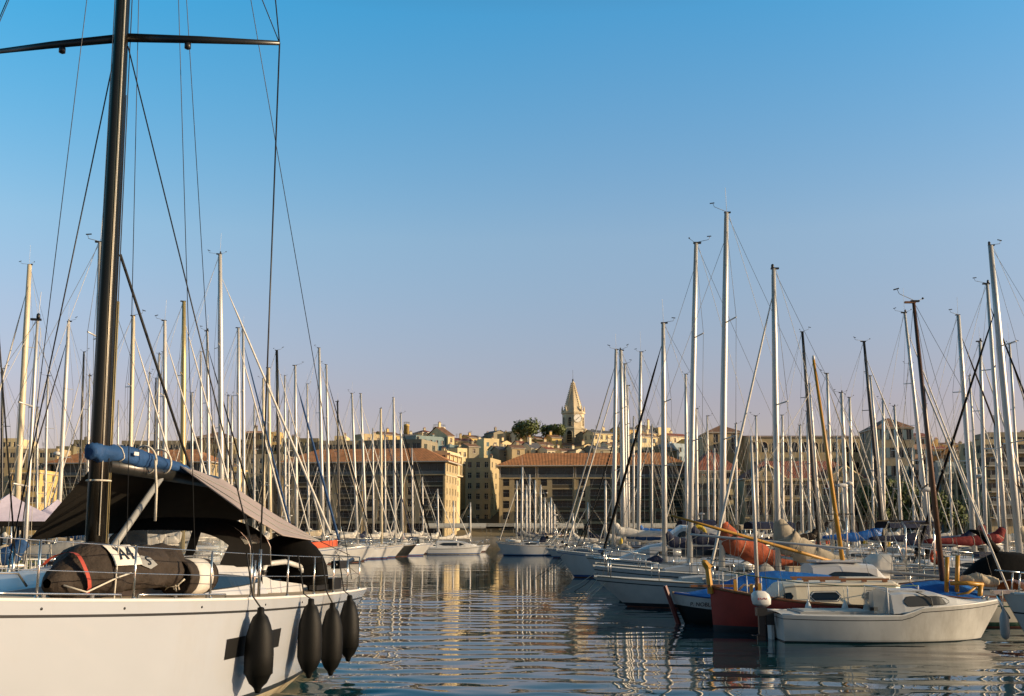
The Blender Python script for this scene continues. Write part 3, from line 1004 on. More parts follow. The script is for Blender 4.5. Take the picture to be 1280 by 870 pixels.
    for (x, y) in ((-.9, .6), (-.95, -.6), (-.2, .55)):
        wn = MB()
        wn.lathe([(.07, 1.95), (.075, 2.0), (.05, 2.05), (.05, 2.10), (.065, 2.13), (.02, 2.14)], (x, y, 0), M_['steel'], 10)
        wn.build('winch', root)
    fw = MB(); fw.box((3.6, 0, 1.86), (.5, .5, .05), M_['greygel']); fw.tube([(2.6, .9, 1.80), (2.7, .85, 1.95), (3.4, .75, 1.98), (3.5, .72, 1.85)], .014, M_['steel'], 5); fw.build('fore_hatch', root)

    # ---------- loose things
    aw = MB()
    a = M_['awn']
    A = Vector((-2.0, 0, 3.45)); R2 = Vector((-3.6, 0, 3.27)); R3 = Vector((-5.0, .3, 2.72)); TI = Vector((-5.55, .98, 2.22))
    E1 = Vector((-1.2, 1.6, 2.66)); E2 = Vector((-2.7, 1.52, 2.34))
    def strip(p0, p1, q0, q1, n=10, k=6, sag=.05):
        rows = []
        for i in range(n + 1):
            f = i / n
            r = []
            for j in range(k + 1):
                g = j / k
                p = p0(f).lerp(q0(f), g)
                p.z -= sag * math.sin(PI * g) * math.sin(PI * f)
                r.append(p)
            rows.append(r)
        return rows
    def bez(pts):
        def fn(f):
            q = [p.copy() for p in pts]
            while len(q) > 1:
                q = [q[i].lerp(q[i + 1], f) for i in range(len(q) - 1)]
            return q[0]
        return fn
    def plin(pts):
        def fn(f):
            u = f * (len(pts) - 1); i = min(int(u), len(pts) - 2)
            return pts[i].lerp(pts[i + 1], u - i)
        return fn
    aw.grid(strip(plin([A, R2, R3, TI]), None, plin([A + Vector((.01, .02, -.01)), E1, E2, TI]), None, 18, 6, .03), a, True)
    Rf = Vector((.05, -.05, 3.34))
    C1 = Vector((-1.2, -1.95, 2.26)); C2 = Vector((-4.6, -1.7, 2.34))
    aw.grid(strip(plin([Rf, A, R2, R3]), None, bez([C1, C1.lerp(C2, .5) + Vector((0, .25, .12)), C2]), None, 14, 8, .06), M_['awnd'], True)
    for g_ in (.33, .66):
        fa, fb = plin([A, R2, R3, TI]), plin([A + Vector((.01, .02, -.01)), E1, E2, TI])
        aw.tube([fa(i / 18).lerp(fb(i / 18), g_) + Vector((0, .004, .006 - .03 * math.sin(PI * g_) * math.sin(PI * i / 18))) for i in range(19)], .009, M_['greyc'], 4)
    # seams and hems
    for fn in (plin([A, E1, E2, TI]),):
        aw.tube([fn(i / 18) for i in range(19)], .012, a, 5)
    aw.tube([C1, C1 + Vector((-.1, -.1, -.35))], .008, M_['ropedk'], 5)
    aw.tube([TI, Vector((-6.3, 1.3, 1.95))], .008, M_['ropedk'], 5)
    aw.tube([E1, Vector((-1.0, 1.9, 1.9))], .006, M_['ropedk'], 5)
    o = aw.build('boom_awning', None)
    o.location = (NX, NY, 0); o.rotation_euler = (0, 0, NH)
    tag(o, 'mauve grey awning stretched over the boom of the large white yacht', 'awning')

    # sail bag on the side deck
    t = thing('sail_bag', 'dark brown sail bag with red strap and white A4 patch on the side deck', 'sail bag', n_w(1.52, 1.22, 1.62), NH)
    bb = MB()
    n, ns = 22, 26
    rows = []
    rnd = random.Random(9)
    prof = ((1.18, .05), (1.12, .12), (.95, .2), (.75, .30), (.5, .385), (.25, .375), (.05, .315), (-.3, .32), (-.7, .31), (-1.0, .33), (-1.2, .34), (-1.26, .28), (-1.28, .04))
    for i in range(ns + 1):
        u = i / ns * (len(prof) - 1); k = min(int(u), len(prof) - 2); g = u - k
        x = lerp(prof[k][0], prof[k + 1][0], g); r = lerp(prof[k][1], prof[k + 1][1], g)
        row = []
        for j in range(n):
            an = 2 * PI * j / n
            q = 1 + .05 * math.sin(5 * an + i) + .045 * math.sin(i * 2.6) + .02 * (rnd.random() - .5)
            z = max(-.20, math.sin(an) * r * q)
            row.append(Vector((x, math.cos(an) * r * 1.0 * q, z + .22 + .06 * (r > .3))))
        rows.append(row)
    i0 = bb.grid(rows, M_['brownc'], True, True)
    bag = bb.build('bag', t)
    sr = MB()
    def ring(x, r, rad, m, a0=-.55, a1=2.6, w=.05):
        pts = [Vector((x + .05 * math.sin(3 * a), math.cos(a) * r, max(-.20, math.sin(a) * r) + .25)) for a in [lerp(a0, a1, i / 12) for i in range(13)]]
        rows = [[p + Vector((-w / 2, 0, 0)), p + Vector((w / 2, 0, 0))] if False else [p + Vector((w * k, 0, 0)) for k in (-.5, .5)] for p in pts]
        sr.grid(rows, m, True)
    ring(.86, .30, 0, M_['redstrap'], w=.07)
    sr.build('strap', t)
    pt = MB()
    # white patch over the top shoulder
    rows = []
    for i in range(5):
        x = lerp(.50, -.06, i / 4)
        rows.append([Vector((x, math.cos(a) * .405, math.sin(a) * .405 + .27)) for a in [lerp(.30, 1.05, j / 5) for j in range(6)]])
    pt.grid(rows, M_['canvas'], True)
    rows = []
    for i in range(5):
        x = lerp(-.16, -.50, i / 4); w = .30 - abs(i - 2) * .07
        rows.append([Vector((x + .02 * j, math.cos(a) * .35, math.sin(a) * .35 + .25)) for j, a in enumerate([lerp(.52 - w, .52 + w * .8, j / 5) for j in range(6)])])
    pt.grid(rows, M_['greyc'], True)
    patch = pt.build('patch', t)
    me = text_mesh('A4', .27, M_['black'], .003)
    a0 = .66
    o = obj('lettering', me, patch)
    o.matrix_local = frame_matrix((.22, math.cos(a0) * .414, math.sin(a0) * .414 + .27), (-1, 0, 0), (0, -math.sin(a0), math.cos(a0)))
    me = text_mesh('S', .17, M_['black'], .003)
    a0 = .50
    o = obj('emblem', me, patch)
    o.matrix_local = frame_matrix((-.31, math.cos(a0) * .36, math.sin(a0) * .36 + .25), (-1, 0, .15), (0, -math.sin(a0), math.cos(a0)))
    lc = MB()
    lc.tube([(1.1, .15, .2), (.95, .34, .12), (.5, .42, .26), (.2, .40, .30)], .011, M_['rope'], 5)
    lc.tube([(.55, .42, -.1), (.5, .40, .3), (.25, .25, .68)], .010, M_['rope'], 5)
    lc.build('lashing', t)
    # rolled bag with its open end toward the bow
    t = thing('rolled_sail_tube', 'short open-ended black and white cloth tube lying behind the brown sail bag', 'sail bag', n_w(-.02, 1.42, 1.56), NH)
    tb = MB()
    tb.lathe([(.205, .34), (.235, .40), (.245, .34), (.245, .18)], (0, 0, .24), M_['brownc'], 20, axis='x')
    tb.lathe([(.246, .18), (.248, .0), (.246, -.20)], (0, 0, .24), M_['canvas'], 20, axis='x')
    tb.lathe([(.246, -.20), (.235, -.36), (.12, -.40)], (0, 0, .24), M_['brownc'], 20, axis='x')
    tb.build('tube', t)
    rp = MB(); rnd = random.Random(3)
    for i in range(5):
        rp.tube([Vector((.42, rnd.uniform(-.12, .12), .24 + rnd.uniform(-.15, .12))) + Vector((.02 * k, .05 * math.sin(k + i), .03 * math.cos(k * 1.3 + i))) for k in range(5)], .012, M_['rope'], 5)
    rp.build('rope_ends', t)
    # fenders
    def fender(label, tpos, ln, r, top_z, drop):
        e = H.edge(tpos, 1)
        zc = top_z - .55
        y = max(H.pt(tpos, max(.02, z), 1).y for z in (top_z, top_z - .3, zc, zc - .3)) + r * .98
        c_ = n_w(e.x, y, top_z)
        t = thing('hull_fender', label, 'fender', c_, NH, 'long black fenders hanging along the white hull')
        f = MB()
        f.lathe([(.02, .06), (.045, .05), (.05, -.02), (.10, -.07), (r * .72, -.17), (r * .93, -.32), (r, -.55), (r * .98, -.80), (r * .86, -ln + .13), (r * .62, -ln + .03), (r * .3, -ln - .03), (.05, -ln - .05), (.03, -ln - .10)], (0, 0, 0), M_['rubber'], 20)
        f.build('body', t)
        rp = MB()
        tp = Vector((0, -(y - e.y) - .06, H.zs(tpos) - top_z + .62))
        rp.tube([Vector((0, 0, .05)), Vector((0, -(y - e.y) * .7, H.zs(tpos) - top_z + .05)), tp], .011, M_['ropedk'], 6)
        rp.build('lanyard', t)
    fender('black fender farthest from the stern, hanging over the dark hull window', .438, .95, .195, 1.34, 0)
    fender('second black fender from the left, longest one over the waterline', .308, 1.00, .185, 1.34, 0)
    fender('third black fender along the white hull, between the two nearest the stern', .225, .98, .18, 1.20, 0)
    fender('black fender hanging closest to the stern corner of the white hull', .150, .95, .18, 1.26, 0)

M_['awnd'] = mat('dark_awning_cloth', (.024, .021, .017), .9, 0, .2, 2, spec=.2, bump=.012, bscale=3)  # left awning wing, one dark colour against the mauve grey right wing
M_['mastdk'] = mat('dark_anodised_mast', (.035, .030, .022), .22, .75, .25, 1.5, stretch=(1, 1, .15))
near_yacht()
PLACED.append((NX + nf.x * .5, NY + nf.y * .5, NH, 14.6, 4.6))
# ------------------------------------------------------------------ small boats in front on the right
def outboard(root_parent, loc, rz, s=1.0):
    mb = MB()
    rows = []
    for (z, lx, ly, o) in ((0, .10, .08, 0), (.04, .17, .13, 0), (.14, .185, .14, -.01), (.23, .17, .13, -.03), (.285, .11, .09, -.04), (.30, .03, .03, -.04)):
        rows.append([Vector((o + lx * s * math.copysign(abs(math.cos(a)) ** .7, math.cos(a)), ly * s * math.copysign(abs(math.sin(a)) ** .7, math.sin(a)), z * s)) for a in [2 * PI * i / 16 for i in range(16)]])
    i0 = mb.grid(rows, M_['white'], True, True, mfun=lambda a, b: M_['greygel'] if a == 0 else M_['white'])
    t = thing('outboard_motor', 'white-cowled outboard motor on the stern of the small white day boat', 'outboard motor', loc, rz)
    mb.build('cowling', t)
    l = MB()
    l.box((-.02, 0, -.10 * s), (.20 * s, .16 * s, .16 * s), M_['black'])
    l.box((-.02, 0, -.36 * s), (.12 * s, .08 * s, .40 * s), M_['black'])
    l.box((-.04, 0, -.62 * s), (.16 * s, .05 * s, .18 * s), M_['black'])
    l.box((.14 * s, 0, -.22 * s), (.16 * s, .14 * s, .26 * s), M_['black'])
    l.box((-.10, 0, -.55 * s), (.24 * s, .14 * s, .012), M_['black'])
    l.tube([(.12, 0, .12), (.38, .02, .2), (.52, .02, .2)], .018, M_['black'], 6)
    l.build('leg', t)
    g = MB()
    for i in range(5):
        x = -.12 + i * .045
        g.box((x, -.1415 * s, .15 * s + .008 * (i % 2)), (.022, .004, .035 - .006 * (i % 3)), M_['redstripe'])
    g.build('lettering', t)
    return t

def near_fender(label, loc, m, ln=.42, r=.085, top=None, group=None):
    t = thing('boat_fender', label, 'fender', loc, 0, group)
    f = MB(); f.lathe([(.012, .07), (.02, .05), (.03, 0), (r * .7, -.05), (r, -.14), (r, -ln + .1), (r * .7, -ln + .03), (.02, -ln)], (0, 0, 0), m, 12)
    f.build('body', t)
    if top:
        p = MB(); p.tube([(0, 0, .05), top], .008, M_['rope'], 5); p.build('lanyard', t)
    return t

def day_boat():
    Yc = 24.3; xs, xb = 5.92, 11.15
    cx = (xs + xb) / 2; L = xb - xs
    root = thing('day_boat', 'small white day boat with low cabin and long dark side window', 'motorboat', (cx, Yc, 0), R(1))
    H = Hull(-L / 2, L / 2, 1.95, .59, .57, .72, ob=.55, os=.06, tr=.80, ws=.88, draft=.3, tm=.45, flare=.7, full=2.5, step=.15, step_t=.50)
    H.build(24, M_['gel2'], M_['dstripe'], M_['gel2'], M_['boot'], stripe_d=.07, stripe_w=.018, boot_z=.08, boot_w=.05).build('hull', root)
    d = H.deck(20, M_['gel2'], .04)
    H.rail_tube(d, .022, M_['white'], 0, .99, .01, 20, .02)
    d.box((-1.3, 0, .615), (1.7, 1.1, .05), M_['greygel']); d.box((-1.3, 0, .645), (1.5, .9, .02), M_['deckw'])
    d.box((-.5, -.5, .70), (.16, .06, .08), M_['black'])
    d.build('deck', root)
    st = [(-.16, .80, .66, .42), (.1, .80, .68, .42), (.9, .72, .74, .33), (1.35, .62, .77, .17), (2.0, .34, .82, .02)]
    c = MB(); trunk(c, st, M_['gel'], 6, .84); c.box((.30, 0, 1.09), (.8, .9, .03), M_['gel']); cab = c.build('cabin', root)
    add_side_windows(st, .10, 1.16, .22, .86, M_['black'], .84, cab, rnd=.22, nseg=14, taper=1.0)
    v = MB()
    v.grid([[Vector((-.26 - .05 * k, y, lerp(1.16, .62, k))) for y in (-.72, -.4, 0, .4, .72)] for k in (0, .33, .66, 1)], M_['clear'], True)
    v.grid([[Vector((-.25 - dx, -.72, lerp(1.15, .62, k))) for dx in (0, .15, .32)] for k in (0, .5, 1)], M_['clear'], True)
    v.tube([(-.25, -.74, .62), (-.25, -.72, 1.16), (-.25, .72, 1.16), (-.25, .74, .62)], .014, M_['white'], 6)
    v.build('cockpit_curtain', root)
    b = MB()
    for (x, y) in ((2.25, .12), (2.25, -.12)):
        b.lathe([(.03, .78), (.03, .92), (.05, .93), (.02, .95)], (x, y, 0), M_['steel'], 8)
    b.tube([(.75, -.74, .62), (.72, -.70, .95), (.4, -.66, 1.08)], .012, M_['black'], 5)
    b.build('deck_fittings', root)
    t = MB(); t.box((-L / 2 - .03, .15, .20), (.06, .34, .42), M_['gel2']); t.box((-L / 2 - .08, .55, .2), (.1, .1, .2), M_['black']); t.build('transom_bracket', root)
    outboard(None, (xs - .30, Yc - .25, .74), R(4), 1.15)
    PLACED.append((cx, Yc, 0, L + .8, 2.0))

def stem_post(mb, base, top, w, m):
    mb.tube([base, base.lerp(top, .5), top], [w, w * .95, w * .8], m, 6, smooth=False, sq=(1, .6))

def red_boat():
    Yc = 26.15; xb, xs = 4.85, 10.5
    cx = (xs + xb) / 2; L = xs - xb
    root = thing('wooden_cabin_boat', 'oxide red wooden boat with long white cabin and yellow stem post', 'wooden boat', (cx, Yc, 0), PI)
    H = Hull(-L / 2, L / 2, 2.15, .72, .66, 1.04, ob=.06, os=.2, draft=.45, double=True, tm=.42, flare=.45, full=2.8, wlb=.86)
    H.build(26, M_['redp'], M_['redp'], M_['boot'], M_['boot'], stripe_d=.06, boot_z=.16, boot_w=.14).build('hull', root)
    d = H.deck(20, M_['teak'], .05)
    H.rail_tube(d, .035, M_['wood'], 0.01, .985, .015, 24, .0)
    d.build('deck', root)
    st = [(-1.62, .78, .66, .54), (-1.5, .84, .65, .60), (.9, .86, .63, .58), (1.15, .82, .63, .54), (1.5, .74, .68, .10)]
    c = MB(); trunk(c, st, M_['cream'], 8, .78)
    c.tube([Vector((x, sg * hw * .80, zb + h * .84)) for sg in (1,) for (x, hw, zb, h) in st[:4]], .018, M_['cream'], 5)
    c.tube([Vector((x, sg * hw * .80, zb + h * .84)) for sg in (-1,) for (x, hw, zb, h) in st[:4]], .018, M_['cream'], 5)
    cab = c.build('cabin', root)
    for (a, b) in ((-.12, .55), (-1.42, -.72)):
        for sg in (1, -1):
            fr = add_side_windows(st, a - .04, b + .04, .25, .73, M_['white'], .78, cab, sides=(sg,), off=.006, rnd=.16, nseg=8)[0]
            add_side_windows(st, a, b, .31, .67, M_['glassdk'], .78, fr, 'pane', sides=(sg,), off=.014, rnd=.16, nseg=8)
    w = MB()
    w.poly([(1.37, .58, .84), (1.37, .28, .84), (1.25, .28, 1.02), (1.25, .55, 1.02)], M_['white'])
    fr = w.build('front_window', cab)
    add_side_windows(st, .98, 1.22, .36, .70, M_['glassdk'], .78, cab, off=.008, rnd=.2, nseg=5)
    g = MB()
    for sg in (1, -1):
        y = sg * .52
        g.box((-.35, y, 1.265), (2.1, .035, .045), M_['wood'])
        for x in (-1.3, -.8, -.3, .2, .6):
            g.box((x, y, 1.23), (.12, .04, .05), M_['wood'])
    g.box((-.9, 0, 1.27), (.9, .6, .05), M_['cream'])
    g.build('grab_rail', cab)
    n = MB()
    for i in range(6):
        n.box((-1.30 - .04 * i, .665, 1.09 + .006 * (i % 2)), (.024, .006, .03 + .012 * (i % 2)), M_['redstripe'])
    n.build('lettering', cab)
    p = MB()
    stem_post(p, Vector((L / 2 - .02, 0, .90)), Vector((L / 2 + .04, 0, 1.58)), .13, M_['yellowm'])
    p.tube([(L / 2 + .0, 0, 1.5), (L / 2 + .12, 0, 1.66), (L / 2 + .16, 0, 1.70)], [.11, .08, .03], M_['yellowm'], 6, smooth=False)
    p.build('stem_post', root)
    bs = MB(); bs.box((L / 2 - .05, 0, 1.085), (1.05, .22, .055), M_['wood']); bs.build('bow_plank', root)
    ft = MB()
    for (x, y, h) in ((2.25, .25, .28), (2.15, -.25, .28), (1.9, .42, .2), (1.72, .5, .22)):
        ft.box((x, y, .95 + h / 2), (.07, .07, h), M_['yellowm'])
    ft.tube([(2.1, 0, 1.0), (2.0, .1, 1.12), (1.8, .15, 1.06), (1.7, -.1, 1.1)], .03, M_['rope'], 6)
    ft.build('mooring_bitts', root)
    rl = MB()
    for sg in (1, -1):
        tops = []
        for t in (.95, .86, .74, .62, .46, .30, .14):
            e = H.edge(t, sg, 0, .03)
            rl.tube([e, e + Vector((.0, 0, .46))], .014, M_['white'], 6)
            tops.append(e + Vector((0, 0, .46)))
        rl.tube(tops, .011, M_['greenc'], 6)
    rl.build('railing', root)
    # pale pole mast with a wooden foot
    Lm = lambda w: Vector((cx - w.x, Yc - w.y, w.z))
    top = Lm(P(939, 545, Yc)); bot = Lm(Vector((xat(947, Yc, .9), Yc, .9)))
    m = MB(); m.tube([bot.lerp(top, .10), top], [.052, .030], M_['aluw'], 8); m.tube([bot, bot.lerp(top, .10)], [.06, .055], M_['wood'], 8)
    m.build('mast', root)
    rg = MB()
    for q in (Vector((2.4, .3, 1.0)), Vector((-2.3, .3, .9)), Vector((1.2, .9, .8)), Vector((1.2, -.9, .8))):
        rg.tube([top, q], .0055, M_['wire'], 4)
    rg.build('rigging', root)
    for px, lab in ((1010, 'white teardrop fender under the left cabin window of the red boat'), (1055, 'white teardrop fender between the two cabin windows of the red boat'), (1082, 'white teardrop fender below the right cabin window of the red boat')):
        X = xat(px, Yc - 1.1, .7)
        t = (cx - X + L / 2) / L
        e = H.edge(t, 1)
        near_fender(lab, (X, Yc - e.y - .09, .76), M_['white'], .34, .085, (0, .06, .36), 'white fenders along the red boat')
    PLACED.append((cx, Yc, 0, L + .6, 2.2))

def black_boat():
    Yc = 28.25; xb, xs = 4.22, 9.35
    cx = (xs + xb) / 2; L = xs - xb
    root = thing('covered_rowing_boat', 'black and white wooden boat with leaning red stem under a blue cover', 'wooden boat', (cx, Yc, 0), PI)
    H = Hull(-L / 2, L / 2, 1.8, 0.66, .60, .80, ob=.34, os=.2, draft=.4, double=True, flare=.45, full=2.7)
    H.build(24, M_['gel2'], M_['blackp'], M_['blackp'], M_['blackp'], stripe_d=.30, stripe_w=.04, boot_z=.15, low=M_['blackp']).build('hull', root)
    d = H.deck(14, M_['teak'], .04)
    H.rail_tube(d, .03, M_['brightbluec'], .01, .985, .01, 20, 0)
    d.build('deck', root)
    p = MB()
    stem_post(p, Vector((L / 2 - .22, 0, -.15)), Vector((L / 2 + .17, 0, .98)), .12, M_['darkred'])
    p.build('stem_post', root)
    c = MB()
    rows = []
    for (x, hw, zr, ze) in ((2.35, .10, .78, .74), (2.0, .35, .84, .71), (1.5, .62, .92, .68), (1.0, .80, 1.12, .66), (.4, .92, 1.34, .64), (-.2, .94, 1.42, .62), (-.9, .93, 1.37, .62), (-1.6, .80, 1.30, .64), (-2.2, .4, 1.1, .68)):
        sg = .03 * math.sin(x * 7)
        rows.append([Vector((x, hw * f, ze + (zr - ze) * max(0, 1 - abs(f)) ** .75 * (1 + .06 * math.sin(x * 9 + f * 5)) + (0 if abs(f) < .99 else -.10))) for f in (1.02, 1.0, .8, .55, .28, 0, -.28, -.55, -.8, -1.0, -1.02)])
    c.grid(rows, M_['brightbluec'], True)
    c.build('cover', root)
    me = text_mesh('P. NOBLE C.', .15, M_['black'], .002, .15)
    t = .855
    a = H.pt(t + .02, .52, 1); b = H.pt(t - .02, .52, 1)
    u = H.pt(t, .60, 1) - H.pt(t, .44, 1)
    o = obj('lettering', me, root)
    r_ = (b - a)
    fm = frame_matrix(H.pt(t, .525, 1), r_, u)
    nrm = fm.to_3x3() @ Vector((0, 0, 1))
    fm.translation = fm.translation + nrm * .006
    o.matrix_local = fm
    PLACED.append((cx, Yc, 0, L + .3, 1.9))
    return root

def yellow_mast_boat():
    Yc = 30.3; xs, xb = 6.9, 12.6
    cx = (xs + xb) / 2; L = xb - xs
    root = thing('wooden_cabin_boat', 'white cabin boat with ochre yellow mast and long lowered ochre yard', 'wooden boat', (cx, Yc, 0), 0)
    H = Hull(-L / 2, L / 2, 2.0, .80, .74, 1.05, ob=.2, os=.2, draft=.45, double=True, flare=.45, full=2.7)
    H.build(18, M_['gel'], M_['bluestripe'], M_['bluestripe'], M_['antir']).build('hull', root)
    d = H.deck(14, M_['teak'], .05); H.rail_tube(d, .03, M_['wood'], 0, .98); d.build('deck', root)
    st = [(-1.35, .78, .78, .72), (-.6, .8, .78, .78), (.45, .74, .78, .70), (.85, .6, .82, .2)]
    c = MB(); trunk(c, st, M_['gel'], 6, .80); c.box((-.55, 0, 1.57), (1.3, 1.0, .05), M_['gel']); cab = c.build('cabin', root)
    add_side_windows(st, -1.0, .45, .42, .78, M_['glassdk'], .80, cab, rnd=.2)
    lo = lambda w: Vector((w.x - cx, w.y - Yc, w.z))
    top = lo(P(1017, 450, Yc)); bot = lo(P(1058, 735, Yc))
    m = MB(); m.tube([bot, bot.lerp(top, .5), top], [.068, .06, .04], M_['yellowm'], 10); m.lathe([(.02, 0), (.05, .02), (.045, .1), (.02, .14)], top, M_['white'], 8); m.build('mast', root)
    y = MB(); a = lo(P(838, 644, Yc - 1.0)); b = lo(P(1062, 708, Yc + .05))
    y.tube([a, a.lerp(b, .3), a.lerp(b, .7), b], [.028, .046, .05, .04], M_['yellowm'], 8); y.build('yard', root)
    rg = MB()
    for q in (Vector((2.7, 0, 1.1)), Vector((-2.6, .2, .9)), Vector((.2, .9, .8)), Vector((.2, -.9, .8))):
        rg.tube([top, q], .006, M_['wire'], 4)
    rg.tube([top.lerp(bot, .1), a.lerp(b, .3)], .007, M_['rope'], 4)
    rg.build('rigging', root)
    for (pa, pb, dy, r_, mm) in (((862, 668), (1062, 686), .9, .035, 'aluw'), ((1000, 705), (1262, 729), .7, .05, 'greygel')):
        s = MB(); a = lo(P(pa[0], pa[1], Yc + dy)); b = lo(P(pb[0], pb[1], Yc + dy - 1.6)); s.tube([a, a.lerp(b, .02), a.lerp(b, .98), b], [r_ * .5, r_, r_, r_ * .5], M_[mm], 8); s.build('spare_spar', root)
    PLACED.append((cx, Yc, 0, L + .2, 2.0))

def gallows_boat():
    Yc = 28.0; xb, xs = 9.75, 14.9
    cx = (xs + xb) / 2; L = xs - xb
    root = thing('wooden_fishing_boat', 'wooden boat with dark brown mast and ochre yellow posts behind the day boat', 'wooden boat', (cx, Yc, 0), PI)
    H = Hull(-L / 2, L / 2, 1.95, .70, .64, .92, ob=.15, os=.2, draft=.4, double=True, flare=.45, full=2.7)
    H.build(18, M_['cream'], M_['greenc'], M_['greenc'], M_['antir']).build('hull', root)
    d = H.deck(14, M_['wood'], .05); H.rail_tube(d, .03, M_['wood'], 0, .98); d.build('deck', root)
    lo = lambda w: Vector((cx - w.x, Yc - w.y, w.z))
    top = lo(P(1142, 377, Yc)); bot = lo(P(1180, 742, Yc))
    m = MB(); m.tube([bot, bot.lerp(top, .5), top], [.078, .068, .045], M_['brownm'], 10)
    mast = m.build('mast', root)
    g = MB(); wind_gear(g, top, .9, 5); g.box(top + Vector((.10, 0, -.02)), (.3, .08, .05), M_['wood']); g.build('masthead_gear', mast)
    s = MB(); a = lo(P(1151, 472, Yc)); b = lo(P(1263, 744, Yc - .8))
    s.tube([a, a.lerp(b, .05), a.lerp(b, .5), a.lerp(b, .96), b], [.012, .026, .03, .03, .015], M_['canvas'], 8); s.build('furled_sail', root)
    yp = MB()
    for px, p0, p1 in ((1184, 696, 742), (1197, 694, 744)):
        yp.tube([lo(P(px - 1, p1, Yc - .6)), lo(P(px, p0, Yc - .6))], .06, M_['yellowm'], 8)
    yp.tube([lo(P(1188, 729, Yc - .7)), lo(P(1210, 729, Yc - .7)), lo(P(1229, 731, Yc - .7))], .055, M_['yellowm'], 8)
    yp.tube([lo(P(1226, 731, Yc - .7)), lo(P(1224, 754, Yc - .7))], .065, M_['yellowm'], 8)
    yp.tube([lo(P(1196, 744, Yc - .7)), lo(P(1210, 741, Yc - .7)), lo(P(1220, 734, Yc - .7))], .035, M_['yellowm'], 8)
    yp.build('gallows', root)
    br = MB()
    rows = []
    for k in range(6):
        x = -.75 - .12 * k
        rows.append([Vector((x, .8 * math.cos(a), .75 + .38 * math.sin(a) * (1 + .1 * math.sin(k * 2)))) for a in [PI * j / 8 for j in range(9)]])
    br.grid(rows, M_['wood'], True); br.build('engine_box', root)
    t = MB()
    rows = []
    for (x, hw, zr) in ((2.2, .25, .98), (1.8, .55, 1.08), (1.2, .8, 1.16), (.7, .85, 1.12), (.3, .85, .98)):
        rows.append([Vector((x, hw * f, .72 + (zr - .72) * (1 - abs(f)) ** .7 * (1 + .05 * math.sin(9 * x + 4 * f)))) for f in (1, .8, .5, .2, 0, -.2, -.5, -.8, -1)])
    t.grid(rows, M_['brightbluec'], True); t.build('cover', root)
    bundle([Vector((.75, .5, 1.16)), Vector((.3, .55, 1.18)), Vector((-.2, .6, 1.10))], [.10, .17, .10], M_['creamc'], seed=5, lump=.15, flat=1).build('furled_cloth', root)
    rg = MB()
    for q in (Vector((2.4, 0, .95)), Vector((-2.4, .2, .8)), Vector((0, .95, .7)), Vector((0, -.95, .7))):
        rg.tube([top, q], .0065, M_['wire'], 4)
    rg.build('rigging', root)
    PLACED.append((cx, Yc, 0, L + .2, 2.0))

def edge_boat():
    Yc = 20.8; L = 8.5; xb = 9.45
    cx = xb + L / 2
    root = thing('white_motor_yacht', 'white boat bow with two dark lines entering from the right edge', 'motorboat', (cx, Yc, 0), PI + R(3))
    H = Hull(-L / 2, L / 2, 2.9, 1.0, 1.0, 1.22, ob=.62, os=.1, tr=.85, ws=.9, draft=.4, flare=.6, full=2.4)
    mb = H.build(24, M_['gel2'], M_['dstripe'], M_['boot'], M_['anti'], stripe_d=.34, stripe_w=.03, boot_z=.16)
    hull = mb.build('hull', root)
    l = MB()
    for sg in (1, -1):
        l.tube([H.pt(lerp(.3, .985, i / 20), H.zs(lerp(.3, .985, i / 20)) - .68, sg) for i in range(21)], .013, M_['dstripe'], 4)
    l.build('pinstripe', hull)
    d = H.deck(18, M_['deckw'], .06); H.rail_tube(d, .03, M_['white'], 0, .98); d.build('deck', root)
    st = [(-2.5, 1.0, 1.0, .9), (0, 1.0, 1.02, .8), (1.6, .75, 1.06, .3), (2.0, .5, 1.1, .05)]
    c = MB(); trunk(c, st, M_['gel'], 6, .8); cab = c.build('cabin', root)
    add_side_windows(st, -2, 1.2, .35, .75, M_['glassdk'], .8, cab)
    # puffed pale cover over the foredeck dinghy
    b = bundle([Vector((3.0, -.1, 1.42)), Vector((2.2, -.1, 1.50)), Vector((1.2, -.1, 1.58)), Vector((.4, -.1, 1.5))], [.24, .42, .45, .3], M_['plblue'] if False else M_['canvas'], seed=8, flat=.8, lump=.06, n=14)
    b.build('foredeck_cover', root)
    rl = MB()
    tops = []
    for sg in (1, -1):
        q = []
        for t in (.97, .9, .8, .68, .55):
            e = H.edge(t, sg, 0, .06)
            rl.tube([e, e + Vector((-.06, 0, .42))], .015, M_['steel'], 6); q.append(e + Vector((-.06, 0, .42)))
        tops.append(q)
        rl.tube(q, .016, M_['steel'], 6)
    rl.tube([tops[0][0], Vector((L / 2 + .1, 0, 1.66)), tops[1][0]], .016, M_['steel'], 6)
    rl.build('railing', root)
    bm = MB(); bm.tube([(1.8, -.4, 2.2), (2.6, -.5, 2.75), (3.0, -.6, 2.85)], .03, M_['steel'], 6); bm.build('bow_arch', root)
    an = MB(); an.box((L / 2 - .05, 0, 1.25), (.5, .16, .07), M_['steel']); an.tube([(L / 2 + .1, 0, 1.2), (L / 2 + .02, 0, .95), (L / 2 - .1, .0, .75)], .03, M_['steel'], 6); an.build('anchor', root)
    f = H.edge(.94, 1)
    near_fender('grey-white cylinder fender under the bow at the right edge', (xat(1257, Yc - .45, .7), Yc - .40, .90), M_['greygel'], .52, .085, (.05, .1, .38))
    PLACED.append((cx, Yc, 0, L, 3.0))

